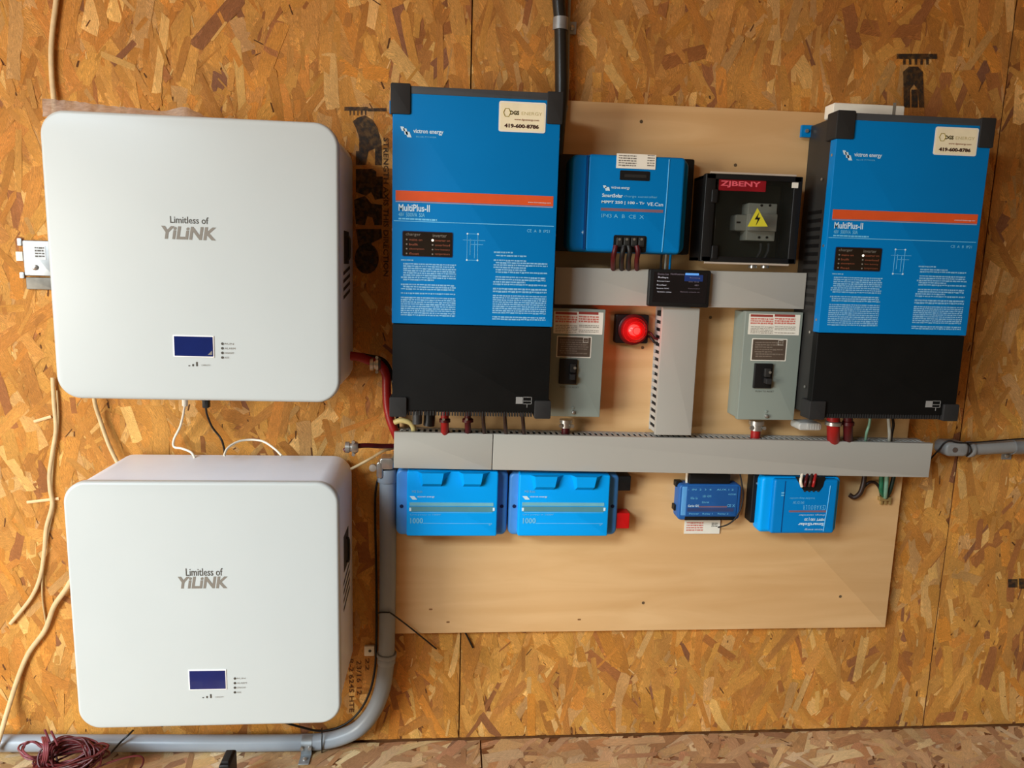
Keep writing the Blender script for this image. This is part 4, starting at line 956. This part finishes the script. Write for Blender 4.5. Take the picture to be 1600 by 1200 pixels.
def strap(label, u, v, du, dv, r, d=DC, ears=1, name='pipe_strap'):
    """metal strap round a pipe whose axis direction is (du, dv) in the wall plane, with screw ears"""
    c = W(u, v, d); c.y = 0; t = Thing(name, label, 'strap', c, 0, 'pipe straps')
    ax = Vector((du, 0, dv)).normalized(); side = Vector((-ax.z, 0, ax.x)); wd = .012
    m = MB(); n = 14; vs = []
    for k in range(n+1):
        a = math.pi*k/n
        for s_ in (-1, 1):
            for rr in (r+.0004, r+.0024):
                vs.append(side*(rr*math.cos(a))+Vector((0, -d-rr*math.sin(a), 0))+ax*(wd*s_))
    fs = []
    for k in range(n):
        b = k*4; e = b+4
        fs += [(b+1, b+3, e+3, e+1), (b, e, e+2, b+2), (b, b+1, e+1, e), (b+2, e+2, e+3, b+3)]
    m.add(vs, fs).build('band', M_GALV, t.o, smooth=50)
    for s_ in ((1, -1) if ears == 2 else (ears,) if ears else ()):
        p = side*(s_*(r+.010)); b = MB()
        x0 = side*(s_*(r)); x1 = side*(s_*(r+.022))
        vs = [x0-ax*wd, x1-ax*wd, x1+ax*wd, x0+ax*wd]
        vs = [v_+Vector((0, -.0008, 0)) for v_ in vs]+[v_+Vector((0, -.0032, 0)) for v_ in vs]
        b.add(vs, [(0, 1, 2, 3), (7, 6, 5, 4), (0, 4, 5, 1), (1, 5, 6, 2), (2, 6, 7, 3), (3, 7, 4, 0)]).build('ear', M_GALV, t.o)
        q = p+side*(s_*.003)+Vector((0, -.003, 0)); MB().lathe(q, (0, -1, 0), [(.005, 0), (.005, .002), (.002, .004)], 12).build('screw', M_STEEL, t.o)
    return t
fs_ = strap('zinc strap holding the grey conduit near the floor', 481, 1161, 1, 0, RC, ears=0)
zf_ = ZF-fs_.a.z
MB().rbox(-.012, .012, zf_+.0005, zf_+.003, -DC-RC+.001, -DC-RC-.034, .004, .001).build('ear', M_GALV, fs_.o)
MB().box(-.012, .012, -DC-RC-.0024, -DC-RC-.0004, zf_+.001, 0).build('ear', M_GALV, fs_.o)
MB().lathe((0, -DC-RC-.018, zf_+.003), (0, 0, 1), [(.006, 0), (.0055, .003), (.002, .005)], 12).build('screw', M_STEEL, fs_.o)
for sx in (-.009, .009): MB().cyl((sx, -DC-RC-.003, .004), (0, -1, 0), .004, .006, 10).build('screw', M_STEEL, fs_.o)
strap('small metal strap on the black pipe above the left inverter', 876, 38, 0, 1, .0135, .022, ears=-1)
cl = Thing('cable_clip', 'white plastic cable clip with a screw, left of the conduit coupling', 'clip', W(569, 1025, .001))
cl.slab('clip_body', M_LABEL, (569, 1010, 585, 1025), .001, .008, .002, .001)
q = cl.p(578, 1017, .008); MB().cyl(q, (0, -1, 0), .0035, .0008, 12).build('screw', M_LOGOD, cl.o)

def ziptie(label, pts, r, tail=None):
    o = MB().tube([W(*p) for p in pts], r, 6, 5).build('zip_tie', M_BLK, off=W(*pts[0])); return tag(o, label, 'zip tie', 'black zip ties')
ziptie('black zip tie round the conduit with a long tail over the plywood corner', [(590, 958, .03), (596, 957, .046), (606, 957, .05), (612, 959, .046), (640, 980, .035), (682, 1014, .012)], .0019)
ziptie('short black zip tie round the conduit near the floor, right of the zinc strap', [(503, 1138, .02), (503, 1145, .04), (503, 1161, .048), (503, 1172, .044), (503, 1181, .02)], .0016)
ziptie('black zip tie tail crossing the conduit under the lower battery', [(208, 1141, .03), (200, 1149, .045), (188, 1160, .05), (173, 1177, .045)], .0022)
ziptie('black stick-like tie end poking out under the plywood edge', [(724, 984, .004), (729, 992, .006), (739, 1012, .003)], .0022)
cable('signal_cable', 'thin black cable following the left side of the grey conduit', 'cable', [(596, 735, .02), (588, 760, .016), (586, 800, .014), (588, 900, .014), (588, 1000, .014), (585, 1050, .014), (575, 1088, .014), (556, 1118, .014), (530, 1136, .014), (500, 1142, .016), (470, 1136, .03), (442, 1128, .05)], .0026, M_RUB)
cable('signal_cable', 'yellowish grey cable slanting up from the lower battery to the duct end', 'cable', [(548, 733, .04), (560, 727, .04), (580, 716, .045), (600, 704, .05), (616, 700, .04)], .0032, M_CREAMC)

# connectors left of the long duct
def fitting(label, u, v, d, ax, r, L):
    t = Thing('conduit_fitting', label, 'fitting', W(u, v, d), 0, 'metal fittings')
    ax = Vector(ax).normalized()
    MB().lathe(-ax*L/2, ax, [(r, 0), (r, L*.3), (r*.75, L*.34), (r*.75, L*.5), (r*1.1, L*.54), (r*1.1, L*.8), (r*.8, L)], 16).build('body', M_STEEL, t.o)
    for s_ in (-1, 1): MB().cyl((ax*L*.15)+Vector((0, -.004, s_*r*1.1)), (0, -1, 0), .0035, .006, 8).build('clamp_screw', M_STEEL, t.o)
    return t
fitting('shiny steel clamp fitting beside the top right corner of the lower battery', 550, 699, .10, (1, 0, 0), .012, .026)
fitting('shiny steel clamp fitting on the red cable beside the upper battery', 587, 569, .05, (1, 0, 0), .014, .022)
cable('battery_cable', 'red cable from the lower battery to the left end of the long duct', 'cable', [(538, 704, .10), (548, 699, .10), (570, 696, .09), (595, 697, .07), (622, 697, .05)], .0052, M_REDW)
cable('battery_cable', 'thick red cable curving from the upper battery down to the duct', 'cable', [(545, 556, .06), (562, 558, .055), (578, 564, .05), (594, 570, .048), (603, 585, .046), (604, 605, .046), (605, 630, .048), (609, 652, .052), (616, 672, .055), (624, 690, .05)], .0095, M_RED)
cable('battery_cable', 'black cable beside the thick red cable behind the left inverter', 'cable', [(548, 552, .05), (575, 556, .045), (600, 563, .04), (612, 585, .035), (617, 620, .030), (622, 670, .03)], .004, M_RUB)

# ------------------------------------------------------------------ conduit at right
rc = Thing('conduit', 'short grey conduit with elbow box entering from the right edge', 'conduit', W(1500, 702, 0))
P = [W(u, v, .028)-rc.a for u, v in ((1700, 694), (1600, 697), (1540, 700), (1512, 702))]
MB().tube(P, .0155, 18, 3).build('pipe', mat('dim_grey_pvc', (128, 126, 122), .4, var=.05), rc.o)
rc.slab('elbow_body', mat('dim_grey_pvc', (128, 126, 122)), (1480, 692, 1513, 714), .004, .046, .012, .006)
q = rc.p(1492, 703, .046); MB().cyl(q, (0, -1, 0), .006, .0015, 14).build('cover_plug', mat('dull_brown_plug', (84, 70, 62), .5), rc.o)
ring(1512, 702, 1518, 702, .019, 'coupling', mat('dim_grey_pvc', (128, 126, 122)), rc.o, rc.a, .028)
strap('metal strap on the short conduit at the right edge', 1588, 698, 1, 0, .0155, .028, ears=-1)
cable('antenna_cable', 'thin black cable running above the short right conduit to the duct end', 'cable', [(1640, 684, .04), (1590, 686, .045), (1540, 690, .045), (1500, 692, .045), (1480, 689, .04), (1465, 705, .03), (1448, 725, .03), (1440, 745, .03)], .0018, M_RUB)
ziptie('black zip tie round the short right conduit', [(1510, 692, .03), (1516, 697, .048), (1517, 706, .046), (1510, 713, .03)], .0016)

# ------------------------------------------------------------------ black pipe above the left inverter
cable('service_pipe', 'thick black pipe coming down the wall to the left inverter', 'pipe', [(871, -60, .022), (873, 0, .022), (876, 40, .022), (877, 100, .024), (877, 150, .026), (873, 200, .03), (868, 260, .03)], .0135, mat('glossy_black_pipe', (34, 34, 32), .28), n=14)
cable('signal_cable', 'thin grey strand beside the thick black pipe, added as its highlight', 'cable', [(892, -60, .005), (890, 0, .005), (888, 60, .005), (887, 120, .005), (886, 158, .008), (885, 170, .0205), (877, 190, .0205)], .003, M_GREYC)  # added strand, stands in for the grey highlight along the pipe

# ------------------------------------------------------------------ cream cables on the left
cable('cream_cable', 'flat cream cable coming down from the top left to the upper battery', 'cable', [(90, -40, .006), (88, 0, .006), (83, 40, .006), (80, 80, .006), (81, 120, .006), (84, 155, .008), (86, 185, .01)], .0055, M_CREAMC, 'cream cables', flat=.6)
cable('cream_cable', 'flat cream cable hanging along the left edge of both batteries', 'cable', [(82, 590, .008), (84, 630, .006), (87, 670, .006), (82, 705, .006), (77, 740, .006), (78, 765, .006), (81, 790, .006), (72, 825, .006), (69, 860, .006), (63, 900, .006), (48, 935, .006), (16, 975, .006)], .0042, M_CREAMC, 'cream cables', flat=.6)
cable('cream_cable', 'thinner cream cable beside the flat one left of the batteries', 'cable', [(89, 610, .004), (91, 660, .004), (84, 715, .004), (81, 760, .004), (84, 790, .003), (76, 830, .003), (68, 880, .003), (66, 930, .003), (72, 975, .003)], .0018, mat('tan_cable', (186, 158, 110), .5), 'cream cables')
cable('cream_cable', 'short cream cable slanting between the two batteries at left', 'cable', [(146, 600, .02), (148, 628, .02), (156, 655, .012), (169, 692, .016), (180, 716, .02), (190, 735, .03)], .0042, M_CREAMC, 'cream cables')
cable('cream_cable', 'cream cable from the lower battery down to the floor at far left', 'cable', [(112, 905, .02), (102, 922, .012), (84, 948, .008), (70, 985, .006), (45, 1020, .006), (28, 1060, .008), (12, 1110, .02), (0, 1150, .05), (-8, 1175, .055)], .0055, M_CREAMC, 'cream cables', flat=.7)
cable('cream_cable', 'thin white cable dropping from the middle of the upper battery', 'cable', [(290, 610, .05), (288, 637, .04), (282, 665, .03), (272, 686, .02), (272, 698, .02), (285, 701, .03), (300, 708, .04), (306, 722, .05)], .0025, M_WHITEC, 'cream cables')
cable('cream_cable', 'thin white cable arching over the top of the lower battery', 'cable', [(350, 712, .10), (356, 700, .08), (372, 690, .06), (392, 687, .05), (412, 690, .06), (430, 702, .08), (440, 712, .10)], .0023, M_WHITEC, 'cream cables')
t = Thing('charging_lead', 'thin black lead with plug hanging from the upper battery', 'cable', W(320, 625, .05))
MB().tube([W(*p)-t.a for p in ((320, 612, .06), (322, 640, .05), (325, 652, .04), (332, 668, .03), (345, 685, .03), (350, 700, .05), (351, 712, .07))], .0022, 8, 5).build('lead', M_RUB, t.o)
t.slab('plug', M_BLK, (315, 618, 326, 638), .044, .056, .003, .0015)
cable('cable_plug', 'small pale plug on the thin white cable under the upper battery', 'plug', [(289, 615, .048), (289, 634, .046)], .006, M_LABEL, sub=1)
for k, (a, b_, lab) in enumerate((((53, 659), (80, 651), 'pale wood sliver lying across the wall above the cable bend'), ((42, 785), (92, 779), 'pale wooden splinter behind the cream cables level with the lower battery top'))):
    o = MB().tube([W(*a, .0015), W(*b_, .0015)], .0032, 6, 1, flat=.4).build('wood_sliver', mat('pale_wood', (232, 190, 140), .6), off=W(*a, .0015)); tag(o, lab, 'wood sliver')

# ------------------------------------------------------------------ coil of red wire and black object at the floor
coil = Thing('wire_coil', 'loose coil of dark red wire on the floor under the lower battery', 'wire coil', Wf(105, 1215))
cz, rnd = W(108, 1185, .13), random.Random(4)
def loopc(cu, cv, ru, rv, tilt, d, m, nm='loop'):
    P = []
    for k in range(14):
        a = 2*math.pi*k/14; x, y = ru*math.cos(a), rv*math.sin(a); c_, s_ = math.cos(tilt), math.sin(tilt)
        P.append(W(cu+x*c_-y*s_+rnd.uniform(-2, 2), cv+x*s_+y*c_+rnd.uniform(-1.5, 1.5), d+.02*math.sin(a)+rnd.uniform(-.004, .004))-coil.a)
    return MB().tube(P, .0021, 7, 4, closed=True).build(nm, m, coil.o)
for k in range(40):
    loopc(108+rnd.uniform(-6, 8), 1182+rnd.uniform(-5, 7), rnd.uniform(26, 60), rnd.uniform(7, 30), rnd.uniform(-.35, -.05), .12+rnd.uniform(-.03, .03), M_REDW if k % 5 else M_PINKW, 'wire_loop')
for k in range(3): loopc(52+rnd.uniform(-5, 5), 1172+rnd.uniform(-3, 4), rnd.uniform(16, 22), rnd.uniform(10, 14), .2, .11, M_PINKW, 'wire_loop')
for k in range(3):
    u = 66+3*k; MB().tube([W(u, 1152, .12)-coil.a, W(u+3, 1165, .15)-coil.a, W(u+2, 1184, .155)-coil.a, W(u-2, 1196, .13)-coil.a], .0024, 7, 4).build('binding_turn', M_PINKW, coil.o)
for a in ([(70, 1140), (74, 1150), (78, 1160)], [(80, 1142), (86, 1155), (90, 1164)]):
    MB().tube([W(u, v, .14)-coil.a for u, v in a], .0022, 7, 4).build('wire_end', M_PINKW, coil.o)
MB().tube([W(*p)-coil.a for p in ((150, 1200, .14), (175, 1190, .14), (200, 1183, .14), (217, 1181, .14), (224, 1186, .14), (222, 1196, .14), (214, 1206, .15))], .002, 7, 5).build('loose_end', M_REDW, coil.o)
_q = Wf(356, 1240); bo = Thing('rubber_block', 'small black rubber block standing on the floor below the lower battery', 'block', _q)
bx = [bo.p(u, v, -_q.y) for u, v in ((347, 1184), (364, 1186))]
MB().rbox(bx[0].x, bx[1].x, 0, bx[0].z, .025, -.025, .004, .003).build('block', M_BLK, bo.o)
x0, x1 = bx[0].x, bx[1].x
MB().rbox(x0+.004, x1-.004, bx[0].z-.001, bx[0].z+.004, .018, -.018, .002, .001).build('cap', M_CAP, bo.o)
